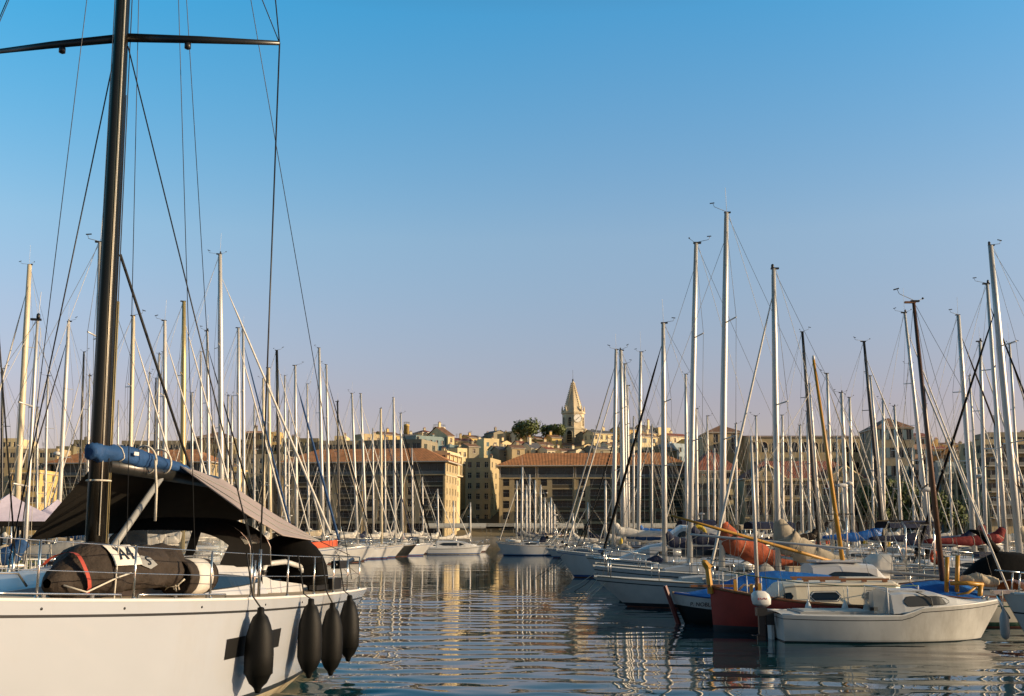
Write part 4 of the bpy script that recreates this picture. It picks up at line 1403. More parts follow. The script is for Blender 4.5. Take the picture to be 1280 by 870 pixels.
def tarp_boat():
    Yc = 32.3; xs, xb = 13.6, 18.6
    cx = (xs + xb) / 2; L = xb - xs
    root = thing('covered_motorboat', 'motorboat under a peaked black tarpaulin behind the yellow posts', 'motorboat', (cx, Yc, 0), 0)
    H = Hull(-L / 2, L / 2, 2.0, .85, .80, 1.0, ob=.5, os=.05, tr=.85, ws=.9, draft=.35)
    H.build(14, M_['gel2'], M_['dstripe'], M_['boot'], M_['anti']).build('hull', root)
    d = H.deck(10, M_['deckw'], .05); d.build('deck', root)
    t = MB()
    rows = []
    for (x, hw, zr) in ((-2.5, .8, 1.0), (-2.0, .95, 1.5), (-1.3, 1.02, 1.78), (-.6, 1.03, 1.72), (.2, 1.0, 1.45), (1.2, .8, 1.2), (2.2, .3, 1.0)):
        rows.append([Vector((x, hw * f, .80 + (zr - .8) * (1 - abs(f) ** 1.5) * (1 + .04 * math.sin(8 * x + 3 * f)))) for f in (1, .8, .5, .2, 0, -.2, -.5, -.8, -1)])
    t.grid(rows, M_['blackc'], True)
    t.tube([rows[2][4], rows[2][4] + Vector((-.5, 0, .55)), rows[2][4] + Vector((-.8, 0, .62))], [.12, .10, .03], M_['blackc'], 8)
    t.build('cover', root)
    PLACED.append((cx, Yc, 0, L, 2.1))

def motor_cruiser(label, Yc, xa, xb_, hd, fly=True, ring=False, cat='motor cruiser', scale=1.0):
    L = abs(xb_ - xa); cx = (xa + xb_) / 2
    root = thing('motor_cruiser', label, cat, (cx, Yc, 0), hd)
    H = Hull(-L / 2, L / 2, L * .32, L * .11, L * .11, L * .15, ob=L * .10, os=.05, tr=.88, ws=.92, draft=.45)
    H.build(14, M_['gel'], M_['dstripe'], M_['bluestripe'], M_['anti']).build('hull', root)
    d = H.deck(10, M_['deckw'], .05); H.rail_tube(d, .025, M_['white']); d.build('deck', root)
    z = L * .11
    st = [(-L * .34, L * .125, z, L * .12), (L * .02, L * .125, z, L * .12), (L * .16, L * .11, z + .05, L * .09), (L * .32, L * .06, z + .15, .08)]
    c = MB(); trunk(c, st, M_['gel'], 6, .88); cab = c.build('cabin', root)
    add_side_windows(st, -L * .30, L * .12, .38, .85, M_['glassdk'], .88, cab)
    if fly:
        z2 = z + L * .12
        s2 = [(-L * .22, L * .115, z2, L * .075), (-L * .02, L * .115, z2, L * .085), (L * .06, L * .10, z2, L * .02)]
        c2 = MB(); trunk(c2, s2, M_['gel'], 6, .90); fly_ = c2.build('flybridge', root)
        add_side_windows(s2, -L * .04, L * .01, .3, .7, M_['glassdk'], .9, fly_)
        wd = MB(); wd.box((-L * .24, 0, z2 + .02), (L * .22, L * .25, .05), M_['gel']); wd.build('boat_deck', root)
    if ring:
        rb = MB(); sgn = -1 if math.cos(hd) > 0 else 1
        r0 = .30
        y = sgn * (L * .115 + .05)
        rb.tube([Vector((-L * .10 + r0 * math.cos(a), y, z2 + L * .04 + r0 * math.sin(a))) for a in [2 * PI * i / 20 for i in range(21)]], .095, M_['ylw'], 9, caps=False)
        t = rb.build('lifebuoy', None)
        t.location = (cx, Yc, 0); t.rotation_euler = (0, 0, hd)
        tag(t, 'yellow ring lifebuoy hung on the white flybridge of a motor cruiser', 'lifebuoy')
    rl = MB()
    for sg in (1, -1):
        q = []
        for t in (.5, .62, .74, .86, .96):
            e = H.edge(t, sg, 0, .05); rl.tube([e, e + Vector((0, 0, .5))], .014, M_['steel'], 4); q.append(e + Vector((0, 0, .5)))
        rl.tube(q, .015, M_['steel'], 4)
    rl.build('railing', root)
    PLACED.append((cx, Yc, hd, L, L * .33))
    return root

day_boat(); red_boat(); black_boat(); yellow_mast_boat(); gallows_boat(); edge_boat(); tarp_boat()
motor_cruiser('white motor cruiser with a tall flybridge carrying a yellow lifebuoy', 49.5, 12.0, 3.4, PI, True, True)
motor_cruiser('small white motor cruiser at the far left end of the channel', 112, -9.0, -2.8, 0.15, False)

# ------------------------------------------------------------------ floating terrace behind the big yacht
def terrace():
    mb = MB(); x0, x1, y0, y1 = -20.5, -13.0, 32.2, 41.0
    mb.box(((x0 + x1) / 2, (y0 + y1) / 2, .48), (x1 - x0, y1 - y0, .16), M_['pontoon'])
    mb.box(((x0 + x1) / 2, (y0 + y1) / 2, .15), (x1 - x0 - .3, y1 - y0 - .3, .5), M_['conc'])
    tag(mb.build('floating_terrace'), 'planked floating terrace carrying the lavender canopies on the left', 'pontoon')
    PLACED.append(((x0 + x1) / 2, (y0 + y1) / 2, 0, x1 - x0 + .4, y1 - y0 + .4))
    def canopy(lab, px, pp, pe, Y, w, m, post=True, rot=.5, hub=.55):
        zp, ze = zat(pp, Y), zat(pe, Y); x = xat(px, Y, zp)
        t = thing('pyramid_canopy', lab, 'canopy', (x, Y, .56), rot)
        c = MB(); n = 6
        cs = [Vector((sx * w / 2, sy * w / 2, ze - .56)) for sx, sy in ((-1, -1), (1, -1), (1, 1), (-1, 1))]
        pk = Vector((0, 0, zp - .56))
        for i in range(4):
            a, b = cs[i], cs[(i + 1) % 4]
            rows = []
            for k in range(n + 1):
                f = k / n
                rows.append([(a.lerp(b, g / 6)).lerp(pk, f) - Vector((0, 0, .10 * math.sin(PI * f) + .05 * math.sin(PI * g / 6) * (1 - f))) for g in range(7)])
            c.grid(rows, m, True)
            e = Vector((0, 0, -.16))
            c.poly([a, b, b + e, a + e], M_['blackc'])
        c.build('canopy', t)
        for p in cs[:4]:
            s = MB(); s.tube([Vector((p.x * .97, p.y * .97, 0)), p * .97], .05 if post else .03, M_['carbon'], 7); s.build('post', t)
    canopy('lavender pyramid canopy at the left edge, bigger one of the two', 12, 617, 652, 36, 3.4, M_['lav'], rot=.62)
    canopy('lavender pyramid canopy peeping out beside the dark yacht awning', 72, 624, 651, 38.6, 2.4, M_['lav'], rot=.5)
    canopy('low pale grey tent below the tip of the dark yacht awning', 98, 681, 700, 33.6, 1.3, M_['greyc'], False, rot=.4)
    for px, lab in ((14, 'leafy green potted plant behind the guard wires, left one'), (30, 'leafy green potted plant behind the guard wires, right one')):
        Y = 33.0; x = xat(px, Y, 1.2)
        t = thing('potted_plant', lab, 'plant', (x, Y, .56))
        p = MB(); p.lathe([(.16, 0), (.22, .35), (.24, .36), (.2, .37)], (0, 0, 0), M_['tile'], 12); p.build('pot', t)
        l = MB(); rnd = random.Random(px)
        for k in range(260):
            d = Vector((rnd.gauss(0, .22), rnd.gauss(0, .22), rnd.uniform(.35, 1.25)))
            a = Vector((rnd.uniform(-1, 1), rnd.uniform(-1, 1), rnd.uniform(-.5, 1))).normalized(); b = a.orthogonal().normalized(); s_ = rnd.uniform(.04, .09)
            l.poly([d - a * s_, d + b * s_ * .5, d + a * s_, d - b * s_ * .5], M_['leafb'])
        l.build('foliage', t)
    t = thing('terrace_railing', 'white barred railing along the edge of the floating terrace', 'railing', (x0, y0 + .1, .56))
    r_ = MB()
    for z_ in (.1, 1.0):
        r_.tube([(0, 0, z_), (x1 - x0, 0, z_)], .025, M_['white'], 5)
    for k in range(61):
        r_.tube([((x1 - x0) * k / 60, 0, .1), ((x1 - x0) * k / 60, 0, 1.0)], .012, M_['white'], 4)
    r_.build('bars', t)
terrace()

# ------------------------------------------------------------------ the fleet
def S(label, top, bot, Y, **k):
    if 'L' not in k:
        zt = zat(top[1], Y)
        k['L'] = max(6.3, min(11.5, (zt - 1.2) * .78))
    sail_boat(label, top, bot, Y, **k)

GR = 'sailing yachts moored along the right side'
GL = 'sailing yachts moored along the left side'
GC = 'sailing yachts moored at the head of the harbour'
# right side, nearest row, bows to the channel
S('white sloop with long overhanging bow and rust red sail on its boom', (908, 266), 902, 34.6, hd=180, J=4.2, L=10.2, mw=8, group=GR, fixed=True, cover='rustc', sail_h=1.7, bz=.62, droop=.62, free=.74, hull='gel2', stay=None, stripe='dstripe', spreaders=2)
S('sloop with creased beige sail on the boom and thick furled jib', (967, 336), 973, 32.35, hd=180, J=2.35, L=7.2, B=2.0, mw=7.5, group=GR, fixed=True, cover='beigec', sail_h=1.8, bz=.62, droop=.42, free=.75, stay='canvas', stay_r=.04, spreaders=1)
S('white motor sailer with rectangular cabin windows beyond the overhanging bow', (870, 304), 862, 37.9, hd=180, J=3.5, L=9.2, mw=7, group=GR, fixed=True, cover='navyc', free=.92, hood='navyc', hull='gel', stay=None, stripe='dstripe', spreaders=2)
S('sloop with twin black furled headsails and navy sail cover', (829, 404), 831, 43.5, hd=180, J=2.9, L=8.6, mw=6.5, group=GR, cover='navyc', stay='blackc', stay_r=.055, spreaders=2, hull='gel2', fixed=True)
S('white sloop whose bow is last before the open water on the right', (770, 437), 767, 56.5, hd=180, J=3.1, L=9, mw=5.0, group=GR, fixed=True, stay='greyc', hull='gel', free=1.1, anti='antir')
S('tall silver-masted sloop, rightmost of the close pair beside the church', (776, 438), 780, 60.5, hd=180, mw=6, group=GR, stay='canvas', cover='bluec')
S('slim-masted yacht behind the close pair of masts beside the church', (781, 455), 783, 65, hd=180, mw=3.6, group=GR, stay=None)
S('sloop with bright blue sail cover set high above the deck', (801, 440), 798, 69, hd=180, mw=4.8, group=GR, cover='brightbluec', sail_h=.7, bz=1.0, stay=None)
S('short-masted yacht between the close pair and the blue-covered sloop', (784, 482), 786, 75, hd=180, mw=4, group=GR, stay='blackc')
S('yacht with slim pale mast directly left of the tall motor sailer mast', (857, 468), 859, 58, hd=180, mw=4.2, group=GR, stay=None, L=8)
S('yacht with short stout mast just right of the motor sailer mast', (870, 511), 872, 82, hd=180, mw=4, group=GR)
S('small sloop with low mast behind the last white bow on the right', (716, 641), 717, 98, hd=180, mw=2.4, group=GR, L=6.5, gear=False)
S('small yacht with stubby mast right of the far street lamp', (735, 628), 736, 106, hd=180, mw=2.4, group=GR, L=6.5, gear=False, cover='navyc')
S('yacht with low mast in front of the clock tower block', (757, 600), 757, 90, hd=180, mw=2.6, group=GR, L=7, stay='blackc')
# right side, the rows behind
S('big yacht with the thickest silver mast near the right edge', (1238, 307), 1276, 36.5, hd=180, mw=9, group=GR, stay='blackc', stay_frac=.8, cover='creamc', L=10)
S('yacht with silver mast just left of the thickest right edge mast', (1234, 355), 1259, 42, hd=0, mw=5.5, group=GR, stay='blackc', cover='redc', L=9)
S('yacht with a leaning pale mast and dark furled jib before the modern block', (1198, 394), 1219, 46, hd=0, mw=6.5, group=GR, stay='brownc', cover='navyc')
S('yacht with dark red sail bundled high at its mast', (1225, 427), 1233, 51, hd=0, mw=5.2, group=GR, cover='redc', sail_h=1.5, stay='canvas')
S('yacht with slim pale mast left of the dark brown spar', (1131, 391), 1165, 47, hd=0, mw=4.6, group=GR, cover='navyc', stay='canvas')
S('yacht with black mast and blue sail cover before the green trees', (1080, 427), 1105, 58, hd=0, mw=4.6, mm='carbon', group=GR, cover='brightbluec', sail_h=1.3, stay='canvas')
S('yacht with black mast leaning beside the ochre yellow mast', (1003, 415), 1024, 51, hd=0, mw=4.6, mm='carbon', group=GR, stay=None, cover='brownc')
S('yacht with pale mast between the ochre mast and the town hall', (1034, 467), 1041, 64, hd=0, mw=4.2, group=GR, stay='beigec')
S('yacht with stout pale mast in front of the town hall pediment', (1052, 491), 1060, 72, hd=0, mw=5.2, group=GR, stay='canvas')
S('yacht with slim pale mast close right of the stout one by the pediment', (1062, 497), 1067, 77, hd=0, mw=4.4, group=GR, stay='canvas', cover='bluec')
S('yacht whose pale mast stands left of the hipped grey tower house', (1104, 499), 1105, 80, hd=0, mw=4.2, group=GR)
S('yacht whose pale mast crosses the hipped grey tower house', (1118, 508), 1128, 84, hd=0, mw=4.2, group=GR, stay='blackc')
S('yacht with thin pole mast before the yellow house', (1158, 505), 1160, 92, hd=0, mw=2.4, group=GR, stay=None, spreaders=3)
S('yacht with slim mast before the arcaded long building, left one', (978, 519), 979, 88, hd=0, mw=3.4, group=GR)
S('yacht with short pale mast right beside the arched windows', (988, 545), 990, 108, hd=0, mw=3.2, group=GR, stay=None)
S('yacht with pale mast left of the black leaning mast', (1000, 532), 1003, 95, hd=0, mw=3.8, group=GR, cover='creamc')
S('yacht with pale mast just left of the ochre one', (1009, 514), 1013, 86, hd=0, mw=3.6, group=GR)
S('yacht with very short mast before the town hall door', (1016, 555), 1018, 118, hd=0, mw=2.6, group=GR, gear=False)
S('yacht with pale mast in front of the red hipped roofs', (920, 530), 921, 96, hd=0, mw=3, group=GR, stay=None)
S('yacht with short mast below the gable house', (893, 560), 893, 122, hd=0, mw=2.8, group=GR, gear=False)
S('yacht with slim mast at the left corner of the town hall', (957, 560), 958, 120, hd=0, mw=2.6, group=GR, gear=False)
S('yacht with slim mast in front of the dark trees, left one', (1090, 545), 1092, 112, hd=0, mw=2.8, group=GR, gear=False)
S('yacht with slim mast below the yellow house', (1140, 560), 1143, 122, hd=0, mw=2.6, group=GR, gear=False, stay=None)
S('yacht with slim mast below the pale blue house', (1187, 560), 1190, 118, hd=0, mw=2.8, group=GR, gear=False)
S('yacht with slim mast before the modern block balconies', (1243, 520), 1250, 90, hd=0, mw=3.4, group=GR, cover='bluec')
S('yacht with thin mast standing between the leaning black mast and the ochre one', (1012, 480), 1027, 70, hd=0, mw=3, group=GR, stay=None)
S('yacht with thin pale mast just right of the black mast before the trees', (1088, 470), 1108, 68, hd=0, mw=3.2, group=GR, cover='creamc')
S('yacht with thin pale mast just left of the dark brown spar', (1138, 455), 1160, 62, hd=0, mw=3.2, group=GR, stay='canvas')
S('yacht with thin mast between the leaning pale mast and the red sail bundle', (1212, 470), 1226, 66, hd=0, mw=3.2, group=GR, cover='bluec')
S('yacht with thin mast close to the right edge of the picture', (1262, 430), 1278, 52, hd=0, mw=3.8, group=GR, stay='beigec')
S('yacht with thin short mast right of the brown house', (1209, 530), 1214, 96, hd=0, mw=2.6, group=GR, gear=False)
S('yacht with thin short mast left of the tall jib-carrying beige sloop mast', (945, 520), 948, 84, hd=0, mw=2.8, group=GR, stay='canvas')
S('yacht with thin short mast between the two tallest right masts', (884, 520), 886, 92, hd=180, mw=2.6, group=GR, stay=None)
S('yacht with thin short mast left of the bright blue sail cover', (792, 520), 792, 88, hd=180, mw=2.6, group=GR, gear=False)
S('yacht with thin short mast right of the bright blue sail cover', (815, 530), 815, 94, hd=180, mw=2.4, group=GR, gear=False)
S('yacht with thin short mast low before the red-roofed town hall', (1046, 545), 1049, 100, hd=0, mw=2.6, group=GR, gear=False)
S('yacht with thin mast between the hipped tower house and the dark brown spar', (1148, 535), 1153, 104, hd=0, mw=2.6, group=GR, gear=False)
# left side, nearest row, bows to the channel
S('yacht with slim silver mast close right of the tall cream mast at the left edge', (47, 400), 29, 26.2, hd=12, mw=4.6, group=GL, cover='bluec', L=7.2, stay=None)
S('yacht whose tall pale mast is half hidden behind the dark front mast', (125, 303), 119, 29.6, hd=14, mw=7, group=GL, cover='greyc', L=8, stay=None)
S('yacht with cream mast right behind the dark front mast', (167, 395), 160, 32.5, hd=25, mw=4.6, group=GL, mm='cream_m', L=8, stay='canvas')
S('yacht with white mast and tall aerial over the blue boom cover', (206, 401), 206, 36, hd=20, mw=5.2, group=GL, L=8, mm='aluw', stay='canvas')
S('yacht with greenish gold mast above the mauve awning', (230, 377), 228, 39.5, hd=23, mw=6.5, group=GL, mm='alug', stay='canvas', L=8.6)
S('yacht with the tallest silver mast and an orange-red cloth on its bow rail', (275, 318), 277, 43.5, hd=22, mw=6.8, group=GL, stay='canvas', stay_r=.062, J=6.5, L=12.6, bowcloth='orangec')
S('yacht with slim mast close left of the tallest silver mast', (259, 414), 262, 47, hd=24, mw=4, group=GL, stay='blackc', L=8.6)
S('yacht with pale mast, left one of the twin tall masts above the dodger', (298, 410), 299, 50.5, hd=21, mw=4.2, group=GL, stay='canvas', stay_r=.055, L=9)
S('yacht with pale mast, right one of the twin tall masts above the dodger', (304, 409), 305, 54, hd=23, mw=4.2, group=GL, stay='bluec', stay_r=.055, L=9)
S('yacht with dull gold mast just left of the black mast', (336, 460), 338, 57.5, hd=22, mw=4.4, group=GL, mm='cream_m', stay='canvas')
S('yacht with black mast and cranked masthead above the awning end', (346, 438), 350, 61, hd=24, mw=4.6, mm='carbon', group=GL, stay='canvas', cover='blackc')
S('yacht with blue furled jib coming down at the awning tip', (369, 457), 371, 64.5, hd=22, mw=4, group=GL, stay='bluec', stay_r=.085)
S('yacht with bright pale mast rising above the stern of the large white yacht', (399, 435), 404, 68, hd=22, mw=4.4, group=GL, stay='beigec', cover='creamc')
S('yacht with pale mast close right of the bright one above the yacht stern', (408, 456), 412, 71.5, hd=20, mw=3.6, group=GL, stay='blackc', cover='greyc')
S('yacht with slim black mast before the orange-roofed left block', (422, 502), 424, 75, hd=22, mw=2.8, mm='carbon', group=GL, stay='canvas')
S('yacht with pale mast, left one of the pair with matching wind vanes', (440, 492), 447, 78.5, hd=22, mw=3.4, group=GL, stay='canvas', hull='gel')
S('yacht with pale mast, right one of the pair with matching wind vanes', (451, 492), 458, 82, hd=23, mw=3.2, group=GL, stay='canvas', cover='navyc')
S('black-hulled yacht among the white bows of the left row', (476, 511), 477, 86, hd=22, mw=3.4, group=GL, hull='blackp', stripe='dstripe', stay='navyc', mm='cream_m')
S('yacht with brightest white mast at the right end of the left block', (492, 497), 494, 90, hd=22, mw=3.8, group=GL, mm='aluw', stay='canvas', cover='canvas')
S('yacht with the last tall mast of the left row and dark jib', (501, 517), 503, 94, hd=22, mw=3, group=GL, stay='blackc', stay_r=.07)
S('small yacht with short mast before the brown gap building, nearest one', (547, 611), 548, 101, hd=27, mw=2.2, group=GL, L=6.6, gear=False, stay='canvas')
S('small yacht with short mast before the brown gap building, middle one', (567, 626), 567, 105, hd=27, mw=2.0, group=GL, L=6.4, gear=False, stay='canvas')
S('small yacht with short mast before the brown gap building, farthest one', (588, 628), 588, 118, hd=25, mw=2.0, group=GL, L=6.4, gear=False, stay=None)
S('yacht with thin mast right before the lit corner of the left block', (528, 596), 529, 98, hd=22, mw=1.9, group=GL, L=7, gear=False, stay='canvas')
# left side, the row behind
S('yacht with tall cream mast and pale furled jib at the left edge', (37, 331), 18, 40, hd=180, mw=8, group=GL, mm='cream_m', stay='canvas', stay_r=.05, cover='creamc')
S('yacht with white mast left of the dark front mast', (86, 402), 71, 47, hd=180, mw=5.6, group=GL, mm='aluw', stay='brownc', cover='bluec')
S('yacht with black mast at the extreme left edge', (3, 461), 2, 60, hd=180, mw=3.6, mm='carbon', group=GL, stay='canvas')
S('yacht with low grey mast between the two leftmost tall masts', (47, 509), 46, 84, hd=180, mw=2.8, group=GL, stay='canvas')
S('yacht with slim mast left of the tall-aerial mast', (199, 443), 195, 56, hd=180, mw=3.4, group=GL, stay=None)
S('yacht with thin mast just right of the cream mast behind the front mast', (187, 467), 183, 66, hd=180, mw=2.8, group=GL, stay='canvas')
S('yacht with thin dark mast left of the tall-aerial mast', (195, 474), 192, 72, hd=180, mw=2.6, mm='carbon', group=GL)
S('yacht with low mast right of the greenish gold mast', (240, 491), 240, 78, hd=180, mw=3.4, group=GL, stay='canvas')
S('yacht with low mast, left one of the short pair by the tallest mast', (285, 495), 284, 82, hd=180, mw=2.8, group=GL, stay=None)
S('yacht with low mast, right one of the short pair by the tallest mast', (290, 495), 289, 87, hd=180, mw=2.8, group=GL, stay='canvas')
S('yacht with dull mast left of the gold mast beside the black one', (329, 473), 330, 73, hd=180, mw=4, group=GL, mm='cream_m', stay='blackc')
S('yacht with short thin mast between the pale tall pair and the black mast', (409, 536), 410, 120, hd=180, mw=2.4, group=GL, gear=False)
S('yacht with thin short mast beside the black-hulled yacht', (481, 538), 482, 122, hd=180, mw=2.4, group=GL, gear=False)
S('yacht with short thin mast just left of the dark front mast', (112, 470), 108, 70, hd=180, mw=2.8, group=GL)
S('yacht with short mast behind the blue boom cover', (148, 500), 146, 92, hd=180, mw=2.4, group=GL, gear=False)
S('yacht with short mast low behind the mauve awning', (318, 505), 318, 96, hd=180, mw=2.6, group=GL, gear=False)
S('yacht with slim short mast left of the blue furled jib', (361, 512), 361, 103, hd=180, mw=2.4, group=GL, gear=False)
S('yacht with thin mast between the cream left-edge mast and the white one', (60, 470), 55, 74, hd=180, mw=3, group=GL, stay='canvas')
S('yacht with thin dark mast close left of the dark front mast', (105, 440), 97, 62, hd=180, mw=3, group=GL, mm='carbon', stay='canvas')
S('yacht with thin pale mast between the gold and the tallest silver mast', (251, 440), 252, 64, hd=180, mw=3.2, group=GL, stay='canvas')
S('yacht with thin pale mast between the black mast and the blue furled jib', (356, 470), 357, 92, hd=180, mw=2.8, group=GL, stay='beigec')
S('yacht with thin pale mast right of the blue furled jib', (384, 480), 386, 90, hd=180, mw=2.8, group=GL, stay='canvas')
S('yacht with thin short mast between the twin wind vanes and the black hull', (466, 535), 467, 118, hd=180, mw=2.4, group=GL, gear=False)
S('yacht with thin short mast right of the last tall mast of the left row', (515, 560), 516, 125, hd=180, mw=2.2, group=GL, gear=False)
# the head of the harbour
S('white sloop lying broadside in the middle of the channel', (653, 584), 652, 107, hd=180, J=2.5, L=6.3, mw=3, group=GC, fixed=True, free=.98, hood='navyc', cover='greyc', stay='canvas', hull='gel', stripe='gel', anti='blackp')
for px, py, yy, lab in ((646, 601, 150, 'moored yacht with mast just left of the broadside sloop mast'), (658, 607, 156, 'moored yacht with mast just right of the broadside sloop mast'),
                        (662, 593, 162, 'moored yacht with the tallest mast of the far cluster'), (669, 600, 168, 'moored yacht with mast in the middle of the far cluster'),
                        (676, 606, 174, 'moored yacht with white mast left of the far street lamp'), (681, 622, 180, 'moored yacht with short mast close left of the far street lamp'),
                        (686, 628, 186, 'moored yacht with low mast, third from the right in the far cluster'), (689, 622, 192, 'moored yacht with low mast, second from the right in the far cluster'),
                        (693, 630, 198, 'moored yacht with the rightmost low mast of the far cluster')):
    S(lab, (px, py), px, yy, hd=180, L=7.5, mw=2.4, group=GC, gear=False, lines=True, stay='canvas' if px % 2 else None, cover='navyc' if px % 3 else 'creamc')
# ------------------------------------------------------------------ the town
QY = 262.0     # front edge of the far quay
QZ = 1.0
def facade(mb, o, u, n, W, z0, z1, ops, m, depth=.25):
    """wall with real openings; ops = (u0, u1, za, zb)"""
    us = sorted({0.0, W} | {a for q in ops for a in q[:2]})
    zs = sorted({z0, z1} | {a for q in ops for a in q[2:4]})
    o, u, n = Vector(o), Vector(u), Vector(n)
    pt = lambda a, z, d=0.0: o + u * a + Vector((0, 0, z)) - n * d
    for a, b in zip(us, us[1:]):
        for c, d in zip(zs, zs[1:]):
            cx, cz = (a + b) / 2, (c + d) / 2
            if any(q[0] < cx < q[1] and q[2] < cz < q[3] for q in ops):
                continue
            mb.poly([pt(a, c), pt(b, c), pt(b, d), pt(a, d)], m)
    for q in ops:
        a, b, c, d = q[:4]; k = depth if len(q) < 5 else q[4]
        mb.poly([pt(a, c), pt(a, c, k), pt(a, d, k), pt(a, d)], m)
        mb.poly([pt(b, c, k), pt(b, c), pt(b, d), pt(b, d, k)], m)
        mb.poly([pt(a, d, k), pt(b, d, k), pt(b, d), pt(a, d)], m)
        mb.poly([pt(a, c), pt(b, c), pt(b, c, k), pt(a, c, k)], m)

WCACHE = {}
def window_mesh(w, h, style, depth):
    """origin: lower left corner of the opening on the wall face; x along the wall, +y into the wall"""
    key = (round(w, 2), round(h, 2), style, round(depth, 2))
    if key in WCACHE:
        return WCACHE[key]
    mb = MB(); e = .004
    g = M_['wglass2'] if style in ('loggia', 'band', 'top') else M_['wglass']
    yb = depth - .03
    mb.poly([(e, yb, e), (w - e, yb, e), (w - e, yb, h - e), (e, yb, h - e)], g)
    if style == 'loggia':
        fm = M_['rail']
        for k in range(5):
            mb.box((lerp(.06, w - .06, k / 4), yb - .04, h / 2), (.08, .06, h - .01), M_['frame'] if k in (0, 4) else fm)
        mb.box((w / 2, yb - .04, h * .72), (w - .02, .06, .07), fm)
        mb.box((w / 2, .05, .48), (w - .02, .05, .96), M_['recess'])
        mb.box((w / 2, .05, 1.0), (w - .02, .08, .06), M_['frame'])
    elif style == 'plain':
        for x in (.05, w / 2, w - .05):
            mb.box((x, yb - .03, h / 2), (.09, .05, h - .01), M_['frame'])
        mb.box((w / 2, yb - .03, h * .65), (w - .1, .05, .07), M_['frame'])
        mb.box((w / 2, -.05, -.05), (w + .25, .14, .09), M_['frame'])
    elif style in ('shut', 'shutbr'):
        sm = M_['shut' if style == 'shut' else 'shutbr']
        mb.box((w / 2, yb - .03, h / 2), (.09, .05, h - .01), M_['frame'])
        for x in (-w * .27, w + w * .27):
            mb.box((x, -.035, h / 2), (w * .48, .06, h), sm)
        mb.box((w / 2, -.05, -.05), (w + .2, .12, .08), M_['frame'])
    elif style == 'closed':
        mb.box((w / 2, .06, h / 2), (w - .02, .06, h - .02), M_['shut'])
    elif style == 'arch':
        n = 10
        up = [Vector((w / 2 - w / 2 * math.cos(PI * i / n), yb - .02, h - w / 2 + w / 2 * math.sin(PI * i / n) - .01)) for i in range(n + 1)]
        tp = [Vector((p.x, yb - .02, h - .002)) for p in up]
        mb.grid([up, tp], M_['stone'], False)
        mb.box((w / 2, yb - .04, (h - w / 2) / 2), (.1, .06, h - w / 2), M_['frame'])
        mb.tube([(-.08, -.02, 0)] + [(w / 2 - (w / 2 + .08) * math.cos(PI * i / n), -.02, h - w / 2 + (w / 2 + .08) * math.sin(PI * i / n)) for i in range(n + 1)] + [(w + .08, -.02, 0)], .10, M_['stonelt'], 4)
    elif style == 'band':
        k = max(2, int(w / 1.8))
        for i in range(k + 1):
            mb.box((lerp(.05, w - .05, i / k), yb - .04, h / 2), (.10, .06, h - .01), M_['frame'])
    elif style == 'top':
        k = max(2, int(w / 2.2))
        for i in range(k + 1):
            mb.box((lerp(.05, w - .05, i / k), yb - .04, h / 2), (.07, .06, h - .01), M_['rail'])
        mb.box((w / 2, .08, .45), (w - .02, .05, .9), M_['rail'])
    elif style == 'dark':
        mb.box((w / 2, yb - .04, h * .6), (w - .02, .05, .1), M_['rail'])
    me = bpy.data.meshes.new('window')
    me.from_pydata(mb.v, [], mb.f)
    for m in mb.ms: me.materials.append(m)
    me.polygons.foreach_set('material_index', mb.mi)
    me.update()
    WCACHE[key] = me
    return me

def add_windows(root, o, u, n, ops, style, depth=.25):
    u = Vector(u)
    rz = math.atan2(u.y, u.x)
    for q in ops:
        st = q[5] if len(q) > 5 else style
        d = q[4] if len(q) > 4 else depth
        me = window_mesh(q[1] - q[0], q[3] - q[2], st, d)
        obj('window', me, root, Vector(o) + u * q[0] + Vector((0, 0, q[2])), rz)

def ops_grid(W, z0, fl, n, floors, w, h, sill=1.0, margin=None, skip=()):
    m = margin if margin is not None else W / n / 2
    out = []
    for r in range(floors):
        for c in range(n):
            if (r, c) in skip: continue
            x = W / 2 if n == 1 else lerp(m, W - m, c / (n - 1))
            out.append((x - w / 2, x + w / 2, z0 + r * fl + sill, z0 + r * fl + sill + h))
    return out

def roof_hip(mb, W, D, z, over, h, m, ridge=None, under=None):
    a = [(-over, -over, z), (W + over, -over, z), (W + over, D + over, z), (-over, D + over, z)]
    r = min(W, D) / 2 + over if ridge is None else ridge
    if W >= D:
        p, q = (-over + r, D / 2, z + h), (W + over - r, D / 2, z + h)
        mb.poly([a[0], a[1], q, p], m); mb.poly([a[1], a[2], q], m); mb.poly([a[2], a[3], p, q], m); mb.poly([a[3], a[0], p], m)
    else:
        p, q = (W / 2, -over + r, z + h), (W / 2, D + over - r, z + h)
        mb.poly([a[0], a[1], p], m); mb.poly([a[1], a[2], q, p], m); mb.poly([a[2], a[3], q], m); mb.poly([a[3], a[0], p, q], m)
    u = under or M_['frame']
    b = [(x, y, z - .28) for x, y, _ in a]
    for i in range(4):
        j = (i + 1) % 4
        mb.poly([b[i], b[j], a[j], a[i]], u)
    mb.poly([b[3], b[2], b[1], b[0]], u)

